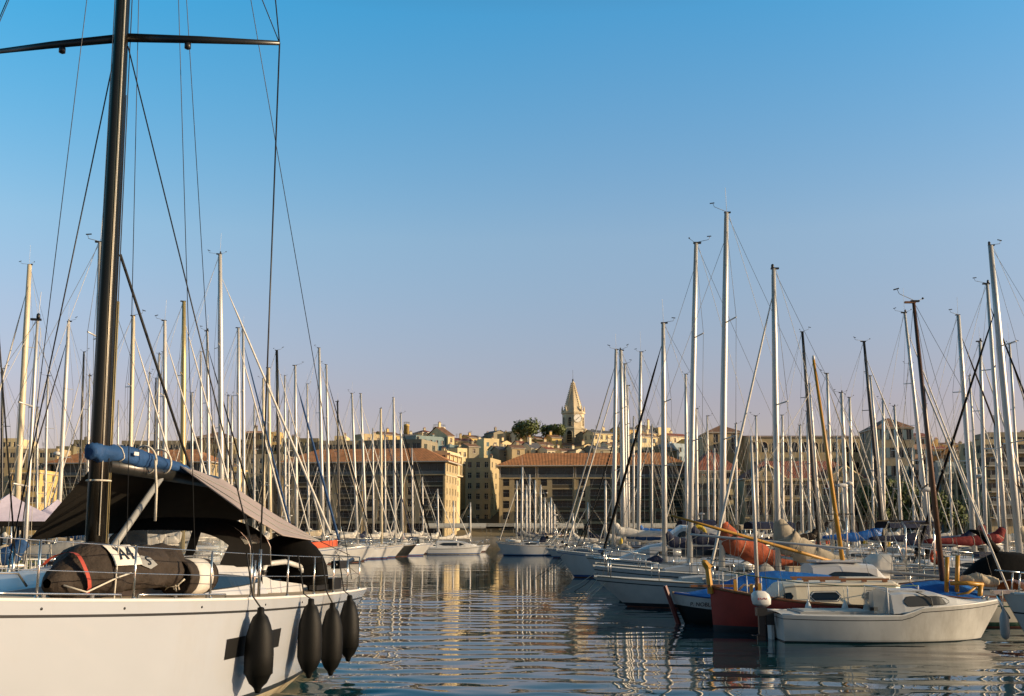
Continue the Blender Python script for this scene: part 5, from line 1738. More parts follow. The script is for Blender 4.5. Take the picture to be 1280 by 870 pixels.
def roof_gable(mb, W, D, z, over, h, m, wall, along='x'):
    if along == 'x':
        A = [(-over, -over, z), (W + over, -over, z), (W + over, D / 2, z + h), (-over, D / 2, z + h)]
        B = [(-over, D / 2, z + h), (W + over, D / 2, z + h), (W + over, D + over, z), (-over, D + over, z)]
        mb.poly(A, m); mb.poly(B, m)
        mb.poly([(0, 0, z), (0, D / 2, z + h * .96), (0, D, z)][::-1], wall); mb.poly([(W, 0, z), (W, D, z), (W, D / 2, z + h * .96)], wall)
    else:
        A = [(-over, -over, z), (W / 2, -over, z + h), (W / 2, D + over, z + h), (-over, D + over, z)]
        B = [(W / 2, -over, z + h), (W + over, -over, z), (W + over, D + over, z), (W / 2, D + over, z + h)]
        mb.poly(A[::-1], m); mb.poly(B[::-1], m)
        mb.poly([(0, 0, z), (W, 0, z), (W / 2, 0, z + h * .96)], wall)
        mb.poly([(0, D, z), (W / 2, D, z + h * .96), (W, D, z)], wall)
    # eave thickness
    for y0 in (-over,) if along == 'x' else ():
        mb.box((W / 2, y0, z - .07), (W + 2 * over, .12, .14), M_['frame'])

def roof_flat(mb, W, D, z, m, par=.6):
    mb.poly([(0, 0, z), (W, 0, z), (W, D, z), (0, D, z)], M_['conc'])
    t = .25
    for c, d in (((W / 2, t / 2, z + par / 2), (W, t, par)), ((W / 2, D - t / 2, z + par / 2), (W, t, par)),
                 ((t / 2, D / 2, z + par / 2), (t, D - 2 * t, par)), ((W - t / 2, D / 2, z + par / 2), (t, D - 2 * t, par))):
        mb.box(c, (d[0] - .004, d[1] - .004, d[2]), m)

def house(label, px0, px1, pyt, Y, wall='plcream', roof='flat', rm='tiledk', base=None, D=None, cols=None, floors=2, win=(1.0, 1.5), style='plain', rz=0.0, fl=3.1,
          side=2, cat='house', name='hill_house', rh=None, chim=1, group=None, over=.35, cornice=False, extra=None, top_gap=.7, fcols=None, skip_front=False, par=.6):
    """a block whose front spans px0..px1 and whose eaves sit on picture row pyt"""
    zt = zat(pyt, Y)
    x0, W = span(px0, px1, Y, zt, rz); x1 = x0 + W * math.cos(R(rz))
    D = D or max(7, W * .8)
    zb = base if base is not None else min(ground_z((x0 + x1) / 2, Y), ground_z((x0 + x1) / 2, Y + D)) - 1.0
    hgt = zt - zb
    root = thing(name, label, cat, (x0, Y, zb), R(rz), group)
    wm = M_[wall]
    mb = MB()
    cols = cols if cols is not None else max(1, int(W / 3.4))
    nf = min(floors, max(1, int((hgt - .4) / fl)))
    zlow = hgt - top_gap - (nf - 1) * fl - win[1] - .0
    def mk(Wd, n):
        if n <= 0: return []
        return [q for q in ops_grid(Wd, zlow - 1.0, fl, n, nf, win[0], win[1], 1.0) if q[2] > .2]
    of = mk(W, 0 if skip_front else cols); orr = mk(D, side); 
    ol = mk(D, side) if (px0 > 640) else []
    facade(mb, (0, 0, 0), (1, 0, 0), (0, -1, 0), W, 0, hgt, of, wm)
    facade(mb, (W, 0, 0), (0, 1, 0), (1, 0, 0), D, 0, hgt, orr, wm)
    facade(mb, (0, D, 0), (0, -1, 0), (-1, 0, 0), D, 0, hgt, ol, wm)
    mb.poly([(W, D, 0), (0, D, 0), (0, D, hgt), (W, D, hgt)], wm)
    if cornice:
        for z, k in ((hgt - .25, .35), (hgt * .52, .12)):
            mb.box((W / 2, -k / 2 + .02, z), (W + 2 * k, k + .04, .28), M_['stonelt'])
            mb.box((W + k / 2 - .02, D / 2, z), (k + .04, D - .05, .27), M_['stonelt'])
    mb.build('wall', root)
    add_windows(root, (0, 0, 0), (1, 0, 0), None, of, style)
    add_windows(root, (W, 0, 0), (0, 1, 0), None, orr, style)
    add_windows(root, (0, D, 0), (0, -1, 0), None, ol, style)
    rb = MB()
    rmat = M_[rm]
    if roof == 'flat': roof_flat(rb, W, D, hgt, wm, par)
    elif roof == 'hip': roof_hip(rb, W, D, hgt, over, rh or min(W, D) * .22, rmat)
    elif roof == 'gx': roof_gable(rb, W, D, hgt, over, rh or D * .2, rmat, wm, 'x')
    elif roof == 'gy': roof_gable(rb, W, D, hgt, over, rh or W * .2, rmat, wm, 'y')
    ro = rb.build('roof', root)
    rnd = random.Random(int(px0 * 7 + pyt))
    for k in range(chim):
        c = MB(); x = rnd.uniform(.2, .85) * W; y = rnd.uniform(.25, .7) * D; h = rnd.uniform(1.2, 2.0) + (rh or min(W, D) * .15 if roof != 'flat' else 0)
        c.box((x, y, hgt + h / 2 - .1), (.9, .6, h), wm); c.box((x, y, hgt + h - .06), (1.1, .8, .12), M_['conc'])
        for dx in (-.22, .22):
            c.lathe([(.14, hgt + h), (.12, hgt + h + .4)], (x + dx, y, 0), M_['tile'], 6)
        c.build('chimney', ro)
    if rnd.random() < .5:
        a = MB(); x = rnd.uniform(.2, .8) * W; y = D * .5; z0 = hgt + (rh or 1) * .5
        a.tube([(x, y, z0 - 1), (x, y, z0 + 2.6)], .05, M_['wire'], 4)
        for k in range(4):
            a.tube([(x - .5, y, z0 + 1.6 + k * .3), (x + .5, y, z0 + 1.6 + k * .3)], .03, M_['wire'], 4)
        a.build('aerial', ro)
    if extra: extra(root, W, D, hgt)
    return root

def ground_z(x, Y):
    k = sstep((Y - 300) / 150)
    prof = 34 * math.exp(-((x - 10) / 75.0) ** 2) + 14 * math.exp(-((x + 75) / 70.0) ** 2) + 12 * math.exp(-((x - 120) / 70.0) ** 2)
    return QZ + k * prof

# ------------------------------------------------------------------ big harbour blocks
def span(px0, px1, Y, z, rz):
    # left corner and length of a front turned by rz so that it still spans px0..px1
    x0 = xat(px0, Y, z); a = R(rz)
    k = (px1 - 640.0) / FPX
    W = (k * (Y * CT + (z - CAMZ) * ST) - x0) / (math.cos(a) - k * CT * math.sin(a))
    return x0, W

def harbour_block(label, px0, px1, pye, Y, bays, rz=0.0, left_bay=True, D=16):
    ze = zat(pye, Y)
    x0, W = span(px0, px1, Y, ze, rz)
    H = ze - QZ
    root = thing('harbour_apartment_block', label, 'apartment block', (x0, Y, QZ), R(rz))
    mb = MB()
    wm = M_['stonedk']
    fl = (H - 4.2) / 5.0
    zt = H - fl - .1                     # sill line of the glazed attic
    ops = []
    unit = W / bays
    for b in range(bays):
        xa = b * unit
        for r in range(4):
            z = 4.2 + r * fl
            ops.append((xa + unit * .10, xa + unit * .27, z + .75, z + fl - .35, .35, 'dark'))
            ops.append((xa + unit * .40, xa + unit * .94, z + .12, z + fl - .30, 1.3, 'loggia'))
        ops.append((xa + unit * .08, xa + unit * .94, .2, 3.6, 1.6, 'dark'))
    facade(mb, (0, 0, 0), (1, 0, 0), (0, -1, 0), W, 0, zt, ops, wm)
    # attic floor set back behind slender columns
    at = []
    for b in range(bays):
        at.append((b * unit + .25, (b + 1) * unit - .25, zt + .12, H - .25, .5, 'top'))
    facade(mb, (0, .9, 0), (1, 0, 0), (0, -1, 0), W, zt, H, at, wm, .5)
    mb.poly([(0, 0, zt), (W, 0, zt), (W, .9, zt), (0, .9, zt)], M_['conc'])
    mb.box((W / 2, -.06, zt - .18), (W + .2, .36, .30), M_['stone'])
    for b in range(bays + 1):
        for dx in (-.35, .35):
            x = min(max(b * unit + dx, .2), W - .2)
            mb.box((x, .30, (zt + H) / 2 - .06), (.22, .22, H - zt - .12), M_['frame'])
        if 0 < b < bays or left_bay:
            mb.box((min(max(b * unit, .35), W - .35), -.12, zt / 2 - .2), (.55, .24, zt - .5), M_['stone'])
    side = []
    sn = 4
    for r in range(5):
        for c in range(sn):
            z = 4.2 + r * fl; x = lerp(2.2, D - 2.2, c / (sn - 1))
            if r == 4: side.append((x - .7, x + .7, z + .8, z + fl - .5, .3, 'plain'))
            else: side.append((x - .55, x + .55, z + .9, z + fl - .6, .3, 'plain'))
    facade(mb, (W, 0, 0), (0, 1, 0), (1, 0, 0), D, 0, H - .02, side, M_['stone'], .3)
    facade(mb, (0, D, 0), (0, -1, 0), (-1, 0, 0), D, 0, H - .02, [], M_['stone'])
    mb.poly([(W, D, 0), (0, D, 0), (0, D, H), (W, D, H)], wm)
    mb.box((W + .09, D / 2, zt - .2), (.18, D - .1, .3), M_['stonelt'])
    mb.build('wall', root)
    add_windows(root, (0, 0, 0), (1, 0, 0), None, ops, 'dark')
    add_windows(root, (0, .9, 0), (1, 0, 0), None, at, 'top', .5)
    add_windows(root, (W, 0, 0), (0, 1, 0), None, side, 'plain', .3)
    rb = MB(); roof_hip(rb, W, D, H + .28, 1.1, 4.3, M_['tile']); rb.build('roof', root)
    return root, W, H, D

def tree(label, px, pyt, Y, w, base=None, name='broadleaf_tree', group=None, n=1500, lobes=7, leaf=.55, conifer=False, seed=1):
    zt = zat(pyt, Y)
    x = xat(px, Y, zt)
    zb = base if base is not None else ground_z(x, Y) - .3
    h = zt - zb
    root = thing(name, label, 'tree', (x, Y, zb), 0, group)
    rnd = random.Random(seed)
    tk = MB()
    cb = h * .30
    tk.tube([(0, 0, 0), (.1, 0, h * .25), (.05, .1, h * .6)], [.35, .26, .12], M_['bark'], 7)
    cs = []
    for i in range(lobes):
        a = 2 * PI * i / lobes + rnd.random(); r = rnd.uniform(.15, .62) * w / 2
        cs.append((Vector((r * math.cos(a), r * math.sin(a), rnd.uniform(cb + h * .12, h * .84))), rnd.uniform(.22, .36) * w))
    cs.append((Vector((0, 0, h - w * .25)), w * .27))
    for c, r in cs:
        tk.tube([(.05, 0, cb * .9), c * .6 + Vector((0, 0, cb * .4)), c], [.12, .07, .03], M_['bark'], 5)
    tk.build('trunk', root)
    cr = MB()
    per = n // len(cs)
    for c, r in cs:
        for k in range(per):
            while True:
                d = Vector((rnd.uniform(-1, 1), rnd.uniform(-1, 1), rnd.uniform(-1, 1)))
                if .05 < d.length < 1: break
            d = d.normalized() * (d.length ** .45)
            p = c + Vector((d.x * r, d.y * r, d.z * r * .85)) * rnd.uniform(.85, 1.12)
            s = leaf * rnd.uniform(.5, 1.2)
            nrm = (d + Vector((rnd.uniform(-.8, .8), rnd.uniform(-.8, .8), rnd.uniform(-.4, .8)))).normalized()
            a = nrm.orthogonal().normalized(); b = nrm.cross(a)
            an = rnd.random() * PI
            a, b = a * math.cos(an) + b * math.sin(an), b * math.cos(an) - a * math.sin(an)
            cr.poly([p - a * s, p + b * s * .6, p + a * s, p - b * s * .6], M_['leafa'] if rnd.random() < .55 else M_['leafb'])
    cr.build('crown', root)
    return root

# ------------------------------------------------------------------ ground, quay, hill
gm = MB()
rows = []
for j in range(41):
    Y = QY + 3 + (j / 40) ** 2 * 2600
    rows.append([Vector((x, Y, ground_z(x, Y) - (0 if Y < 600 else min(1, (Y - 600) / 300) * (ground_z(x, Y) - QZ)))) for x in [(-1 + 2 * i / 60) ** 3 * 1600 + (-1 + 2 * i / 60) * 400 for i in range(61)]])
gm.grid(rows, M_['hill'], True, flip=True)
tag(gm.build('hill_ground'), kind='structure')
qm = MB()
qm.box((0, QY + 17, -1.0), (1600, 34, 4.0 - .0), M_['quaystone'])
qm.box((0, QY + .3, 1.03), (1600, .6, .10), M_['stonelt'])
tag(qm.build('quay'), kind='structure')

b1, W1, H1, D1 = harbour_block('long harbour block with orange hipped roof left of the brown gap building', 352, 557, 579.5, 301, 4, -9)
b2, W2, H2, D2 = harbour_block('long harbour block with orange hipped roof below the clock tower', 624, 861, 583, 318, 5, -3)
b0, W0, H0, D0 = harbour_block('harbour block with orange roof seen behind the lavender tents', 60, 262, 580, 318, 4, -8)

# lit rear wing at the corner of the left block
def wing_extra(root, W, D, H):
    mb = MB()
    for k in range(4):
        y = lerp(.6, D - .6, k / 3)
        mb.box((W + .55, y, H - 3.2), (.4, .4, 5.6), M_['stonelt'])
    mb.box((W + .45, D / 2, H - .25), (.9, D, .5), M_['stonelt']); mb.box((W + .45, D / 2, H - 6.2), (.9, D, .4), M_['stonelt'])
    mb.build('balcony', root)
house('tall cream wing with lit columned balconies at the right end of the left block', 541, 559, 566, 305, 'plcream', 'flat', base=QZ, rz=-12, D=15, cols=2, floors=4, side=3, cat='apartment block', name='apartment_wing', extra=wing_extra, chim=2, fl=3.4)
house('plain brownish building with small square windows in the gap between the harbour blocks', 582, 613, 575, 336, 'pltan', 'flat', base=QZ, rz=-14, D=14, cols=3, floors=6, win=(1.3, 1.7), fl=3.35, side=3, cat='apartment block', name='apartment_house', chim=1)
# left town
house('beige apartment building with rows of dark windows at the far left', -40, 72, 563, 325, 'pltan', 'flat', base=QZ, D=16, cols=9, floors=6, win=(1.9, 1.5), style='band', cat='apartment block', name='apartment_house', fl=3.2)
house('cream penthouse storey lit by the sun at the far left', 2, 22, 550, 345, 'plcream', 'flat', base=QZ, D=14, cols=3, floors=2, cat='apartment block', name='apartment_house')
house('low yellow house with balcony slabs in front of the far left apartments', 14, 50, 590, 292, 'plochre', 'flat', base=QZ, D=12, cols=4, floors=3, style='shutbr', cat='apartment block', name='apartment_house', cornice=True)
house('grey flat-roofed tower rising behind the orange roof of the leftmost block', 70, 92, 560, 335, 'plolive', 'flat', base=QZ, D=13, cols=2, floors=5, win=(1.2, 1.4), cat='apartment block', name='apartment_house')
house('taller olive tower behind the dark front mast', 92, 114, 552, 340, 'plolive', 'flat', base=QZ, D=13, cols=2, floors=5, win=(1.2, 1.4), cat='apartment block', name='apartment_house', chim=2)
house('long grey slab building above the mauve awning', 152, 246, 553, 345, 'plgrey', 'flat', base=QZ, D=14, cols=8, floors=6, win=(2.2, 1.4), style='band', cat='apartment block', name='apartment_house', chim=3)
house('brown house with low hipped roof above the mauve awning', 246, 290, 546, 335, 'plolive', 'hip', 'tiledk', base=QZ, D=15, cols=4, floors=6, style='shutbr', cat='apartment block', name='apartment_house', rh=2.2)
house('olive house with orange ridge roof left of the black mast', 305, 331, 541, 342, 'plolive', 'gx', 'tile', base=QZ, D=13, cols=3, floors=6, style='shutbr', cat='apartment block', name='apartment_house', rh=1.2)
house('dull grey building between the two hipped roofs of the left town', 288, 354, 570, 318, 'plgrey', 'flat', base=QZ, D=14, cols=6, floors=5, style='plain', cat='apartment block', name='apartment_house')
house('yellow cube-like penthouse lit behind the black mast', 337, 350, 542, 352, 'plochre', 'flat', base=QZ, D=10, cols=1, floors=3, win=(1.6, 2.0), cat='house', name='town_house')
house('low yellow pavilion with balcony beside the tallest left mast', 277, 298, 588, 296, 'plochre', 'flat', base=QZ, D=11, cols=3, floors=3, style='plain', cat='house', name='town_house', cornice=True)
house('olive building with window bands behind the left end of the left block', 352, 398, 550, 340, 'plolive', 'flat', base=QZ, D=14, cols=5, floors=5, win=(1.8, 1.5), style='band', cat='apartment block', name='apartment_house', chim=3)
house('grey modern building with dark window band behind the left block', 398, 450, 553, 338, 'plgrey', 'flat', base=QZ, D=14, cols=6, floors=5, win=(2.6, 1.7), style='band', cat='apartment block', name='apartment_house', chim=2)
house('small cream penthouse among the masts on the grey modern building', 418, 432, 547, 350, 'plcream', 'flat', base=QZ, D=10, cols=2, floors=3, cat='house', name='town_house')
house('grey apartment building with bright right end wall behind the left block', 449, 527, 553, 338, 'plgrey', 'flat', base=QZ, rz=-16, D=15, cols=6, floors=5, win=(2.8, 1.7), style='band', cat='apartment block', name='apartment_house', chim=2)
# hillside
hh = [
 ('brown flat-topped house highest above the left block', 455, 479, 544, 372, 'pltan', 'flat', 'tiledk', {}),
 ('ochre house with brown roof beside the round water tank', 479, 500, 543, 378, 'plochre', 'gx', 'tiledk', {}),
 ('long low house with dark roof under the yellow water tank', 503, 523, 546, 392, 'plwhite', 'gx', 'slate', {}),
 ('blue-green building on the crest left of the steep gable', 520, 564, 546, 368, 'plteal', 'flat', 'tiledk', {'floors': 3, 'cols': 6, 'style': 'shut'}),
 ('cluster house with red roof under the pale round drum', 528, 541, 540, 400, 'plwhite', 'hip', 'tilered', {}),
 ('steep gabled house with bright side wall on the crest', 560, 568, 545, 376, 'plcream', 'gx', 'tiledk', {'D': 16, 'rh': 4.0, 'cols': 1}),
 ('house with broad reddish roof right of the steep gable', 570, 591, 551, 394, 'pltan', 'gx', 'tilered', {}),
 ('ochre house on the skyline left of the tall cream house', 587, 601, 547, 404, 'plochre', 'gx', 'tiledk', {}),
 ('long blue-green wall house below the reddish roof', 562, 588, 558, 352, 'plteal', 'flat', 'slate', {'style': 'shut', 'cols': 4}),
 ('grey house with lit side wall directly above the brown gap building', 586, 599, 558, 348, 'plgrey', 'gx', 'tiledk', {}),
 ('tall cream house left of the dark roofs on the hill', 605, 624, 550, 366, 'plcream', 'flat', 'tiledk', {'floors': 3, 'cols': 2, 'style': 'closed'}),
 ('small white house pressed against the tall cream house', 620, 626, 561, 358, 'plwhite', 'gx', 'tiledk', {'cols': 1}),
 ('grey gabled house on the skyline behind the tan house', 617, 633, 541, 420, 'plgrey', 'gy', 'slate', {}),
 ('tan flat-topped house just left of the hilltop trees', 632, 645, 543, 398, 'pltan', 'flat', 'tiledk', {'cols': 2}),
 ('narrow cream tower house between tan house and hilltop trees', 644, 648, 540, 396, 'plcream', 'flat', 'tiledk', {'cols': 1, 'floors': 1}),
 ('pale house with three windows under the hilltop trees', 648, 662, 543, 394, 'plwhite', 'gx', 'tiledk', {'cols': 3}),
 ('low house with dark sloping roof above the harbour roof, left one', 624, 640, 562, 350, 'plgrey', 'gx', 'slate', {}),
 ('low shaded house with brown roof above the harbour roof', 640, 656, 560, 346, 'pltan', 'gx', 'tiledk', {}),
 ('ochre house with flat roof between trees and church', 662, 682, 548, 388, 'plochre', 'gx', 'tiledk', {}),
 ('white gabled house below the church, left one', 664, 678, 560, 352, 'plwhite', 'gx', 'slate', {'rh': 2.2}),
 ('cream house with lit gable close left of the church', 690, 702, 547, 384, 'plochre', 'gx', 'tiledk', {}),
 ('low tan house in front of the church tower foot', 676, 692, 556, 362, 'plcream', 'gx', 'tiledk', {}),
 ('pale stone house with low roof below the clock tower', 702, 720, 564, 352, 'stonelt', 'gx', 'tiledk', {}),
 ('dark roofed house between the church and the mast pair', 742, 762, 561, 350, 'plgrey', 'gx', 'slate', {}),
 ('cream house with two rows of lit windows right of the church', 742, 768, 541, 378, 'plcream', 'gx', 'slate', {'cols': 4, 'rh': 1.4}),
 ('grey house on the skyline close right of the church', 734, 744, 543, 392, 'plgrey', 'gx', 'tiledk', {}),
 ('ochre house with dark roof behind the church-side mast pair', 776, 802, 536, 384, 'plochre', 'gx', 'slate', {'rh': 1.2}),
 ('cream house with shutters right of the close mast pair', 800, 822, 545, 366, 'plcream', 'gx', 'tiledk', {'style': 'shut'}),
 ('house with steep grey roof and tall lit wall on the skyline', 806, 824, 541, 392, 'plcream', 'gx', 'slate', {'rh': 3.4}),
 ('tall bare cream wall house right of the steep grey roof', 823, 838, 536, 396, 'plcream', 'flat', 'slate', {'cols': 1, 'floors': 1}),
 ('white house with low red roof left of the motor sailer mast', 838, 861, 545, 378, 'plwhite', 'gx', 'tilered', {}),
 ('pale blue terrace house under the low red roof', 842, 858, 556, 352, 'plblue', 'flat', 'slate', {'style': 'shut'}),
 ('dark terraced house above the right half of the harbour roof', 790, 826, 560, 340, 'plgrey', 'flat', 'slate', {'style': 'band', 'win': (2.2, 1.8), 'cols': 5}),
 ('brown terraced house above the right end of the harbour roof', 826, 846, 562, 342, 'plbrown', 'gx', 'tiledk', {}),
 ('ochre house at the right edge of the hill behind the tall mast', 862, 882, 553, 360, 'plochre', 'gx', 'tiledk', {}),
 ('cream house with flat top low on the hill, right of the steep gable', 572, 584, 562, 345, 'plcream', 'flat', 'tiledk', {'cols': 2}),
 ('pale gabled house tucked under the ochre skyline house', 596, 606, 553, 382, 'plwhite', 'gy', 'tilered', {'cols': 2}),
 ('cream gabled house between the tan house and the dark roofs', 628, 640, 553, 378, 'plcream', 'gy', 'tiledk', {'cols': 2}),
 ('narrow white house below the pale three-windowed house', 650, 659, 555, 366, 'plwhite', 'gx', 'tilered', {'cols': 1}),
 ('cream house with red gable below the bigger hilltop tree', 660, 670, 553, 370, 'plcream', 'gy', 'tilered', {'cols': 1}),
 ('low white house just left of the church tower foot', 684, 694, 562, 348, 'plwhite', 'gx', 'tilered', {'cols': 2}),
 ('white house in front of the church nave', 720, 731, 563, 350, 'plwhite', 'gy', 'tiledk', {'cols': 1}),
 ('cream gabled house right of the church nave', 730, 743, 557, 366, 'plcream', 'gy', 'tilered', {'cols': 2}),
 ('white house low between the church and the close mast pair', 760, 774, 556, 356, 'plwhite', 'gx', 'tiledk', {'cols': 2}),
 ('cream house behind the foot of the close mast pair', 772, 788, 553, 368, 'plcream', 'gy', 'tiledk', {'cols': 2}),
 ('pale red-roofed house on the crest above the blue-green building', 540, 554, 542, 396, 'plcream', 'hip', 'tilered', {'cols': 2}),
 ('small house with red roof on the crest left of the tall trees', 604, 616, 546, 424, 'pltan', 'hip', 'tilered', {}),
]
for (lab, a, b, pt, Y, wl, rf, rm, kw) in hh:
    kw = dict(kw)
    kw.setdefault('floors', 2); kw.setdefault('side', 2)
    kw.setdefault('D', max(7, (b - a) * Y / FPX * .75))
    house(lab, a, b, pt, Y, wl, rf, rm, group='houses on the hillside', rz=random.Random(a).uniform(20, 42), **kw)

# round tanks on the skyline
for lab, px, p0, p1, Y, w, m in (('yellow round water tank on the skyline behind the left masts', 508, 531, 546, 400, 7.0, 'plochre'), ('pale round drum with lantern rim on the skyline', 549, 534.5, 543, 405, 15.0, 'plwhite')):
    z1, z0 = zat(p0, Y), zat(p1, Y)
    t = thing('water_tank', lab, 'water tank', (xat(px, Y, z0), Y, 0))
    mb = MB(); r = px_w = w / FPX * Y / 2
    mb.lathe([(r, z0 - 14), (r, z1 - .5), (r * 1.05, z1 - .5), (r * 1.05, z1 - .1), (r * .8, z1 + .2), (.1, z1 + .5)], (0, 0, 0), M_[m], 24)
    mb.build('tank', t)
    g = MB()
    g.tube([Vector((r * math.cos(a), r * math.sin(a), z1 + 1.0)) for a in [2 * PI * i / 16 for i in range(17)]], .06, M_['rail'], 4)
    for i in range(8):
        a = 2 * PI * i / 8
        g.tube([(r * math.cos(a), r * math.sin(a), z1 - .2), (r * math.cos(a), r * math.sin(a), z1 + 1.0)], .05, M_['rail'], 4)
    g.build('railing', t)

# ------------------------------------------------------------------ the church
def church():
    Y = 400.0
    zb = zat(556, Y); z1 = zat(535.5, Y); z2 = zat(514, Y); z3 = zat(474, Y)
    x = xat(717.5, Y, z1)
    t = thing('church_tower', 'octagonal stone clock tower with a ribbed pointed spire', 'church tower', (x, Y + 4, 0))
    mb = MB()
    def octa(r, z, ph=0.0):
        return [Vector((r * math.cos(PI / 4 * i + ph), r * math.sin(PI / 4 * i + ph), z)) for i in range(8)]
    ph = -PI / 2
    r1 = 16.4 / FPX * Y; r2 = 13.9 / FPX * Y
    s = M_['stonelt']
    def ring(prof, m, o):
        rows = [octa(r, z, ph) for r, z in prof]
        i0 = o.grid(rows, m, False, True)
        return rows
    ring([(r1 * 1.02, ground_z(x, Y) - 2), (r1, zb + 1), (r1, z1 - .3), (r1 * 1.05, z1 - .3), (r1 * 1.05, z1 + .15), (r2, z1 + .5), (r2, z2 - .9), (r2 * 1.10, z2 - .6), (r2 * 1.10, z2 - .05), (r2 * .98, z2 + .1)], s, mb)
    tower = mb.build('tower', t)
    sp = MB()
    ring([(r2 * .98, z2 + .1), (r2 * .82, lerp(z2, z3, .10)), (.25, z3)], s, sp)
    sp.tube([(0, 0, z3 - .5), (0, 0, z3 + .6)], [.35, .3], M_['slate'], 8)
    sp.tube([(0, 0, z3 + .5), (0, 0, z3 + 4.2)], .06, M_['wire'], 4)
    spire = sp.build('spire', t)
    ck = MB()
    for i in range(8):
        a = PI / 4 * i + ph
        for k in range(1, 15):
            f = k / 15.5
            r = lerp(r2 * .80, .25, f) + .12; z = lerp(lerp(z2, z3, .10), z3, f)
            ck.box((r * math.cos(a), r * math.sin(a), z), (.42, .42, .42), s, rz=a)
    ck.build('crocket', spire)
    for i in range(8):
        a = PI / 4 * i + ph
        pn = MB(); r = r2 * 1.0
        pn.tube([(r * math.cos(a), r * math.sin(a), z2 - .1), (r * math.cos(a), r * math.sin(a), z2 + 1.3), (r * math.cos(a), r * math.sin(a), z2 + 2.6)], [.42, .36, .05], s, 6, smooth=False)
        pn.build('pinnacle', spire)
    for i in (4, 5, 6, 7, 0, 1):
        pass
    for i in range(8):
        a = PI / 4 * i + PI / 8 + ph
        n = Vector((math.cos(a), math.sin(a), 0)); u = Vector((-n.y, n.x, 0))
        for (rr, zc, w, h) in ((r1 * math.cos(PI / 8), lerp(zb, z1, .50), 2.3, 5.0), (r2 * math.cos(PI / 8), lerp(z1, z2, .42), 1.5, 3.6)):
            facing_clock = (i in (0,) and rr < r1 * math.cos(PI / 8))
            if i == 0 and zc > z1 - 1: continue
            if i == 0: continue
            lb = MB()
            N = 8
            out = [u * (-w / 2)] + [u * (-w / 2 * math.cos(PI * k / N)) + Vector((0, 0, h * .5 - w / 2 + w / 2 * math.sin(PI * k / N))) for k in range(N + 1)] + [u * (w / 2)]
            out[0] = u * (-w / 2) + Vector((0, 0, -h / 2)); out[-1] = u * (w / 2) + Vector((0, 0, -h / 2))
            c = n * (rr + .03) + Vector((0, 0, zc))
            lb.poly([c + p for p in out], M_['blackp'])
            lb.tube([c + p + n * .05 for p in out], .16, s, 5)
            for k in range(4):
                lb.box(c + n * .08 + Vector((0, 0, -h * .4 + k * h * .18)), (.12, w * .9, .16), M_['stonedk'], rz=a)
            lb.build('belfry_opening', t)
    # clock on the sunny face
    for i in (0, 6):
        a = PI / 4 * i + PI / 8 + ph
        n = Vector((math.cos(a), math.sin(a), 0))
        if i == 6: continue
        cl = MB()
        c = n * (r2 * math.cos(PI / 8) + .1) + Vector((0, 0, lerp(z1, z2, .60)))
        u = Vector((-n.y, n.x, 0))
        R0 = 1.75
        pts = [c + u * (R0 * math.cos(q)) + Vector((0, 0, R0 * math.sin(q))) for q in [2 * PI * k / 28 for k in range(28)]]
        cl.poly(pts, M_['clock'])
        cl.tube(pts + [pts[0]], .12, M_['stonelt'], 5)
        for k in range(12):
            q = PI / 6 * k
            cl.tube([c + n * .04 + u * (R0 * .76 * math.cos(q)) + Vector((0, 0, R0 * .76 * math.sin(q))), c + n * .04 + u * (R0 * .9 * math.cos(q)) + Vector((0, 0, R0 * .9 * math.sin(q)))], .06, M_['black'], 4)
        face = cl.build('clock_face', t)
        hd = MB()
        for q, L in ((R(40), 1.05), (R(222), 1.3)):
            hd.tube([c + n * .08, c + n * .08 + u * (L * math.cos(q)) + Vector((0, 0, L * math.sin(q)))], [.10, .04], M_['black'], 4)
        hd.build('clock_hand', face)
    house('cream church nave with lit end wall at the foot of the clock tower', 704, 726, 557, 386, 'stonelt', 'gx', 'tiledk', D=12, cols=2, floors=1, side=1, win=(1.4, 2.6), cat='church', name='church_nave', chim=0, rh=1.6)
church()
for k, (px, pt, Y, w, lab) in enumerate(((651, 527, 392, 8.0, 'round green tree on the hilltop, left of the pair'), (664, 526, 388, 10.5, 'bigger green tree on the hilltop, right of the pair'),
                          (686, 531, 396, 7, 'dark pointed tree close left of the church tower'), (696, 530.5, 394, 7.5, 'green tree touching the left side of the church tower'), (740, 537, 408, 5, 'small tree just right of the church tower'))):
    tree(lab, px, pt, Y, w, zat(552, Y), group='hilltop trees by the church', n=800, leaf=.55, seed=k + 3)

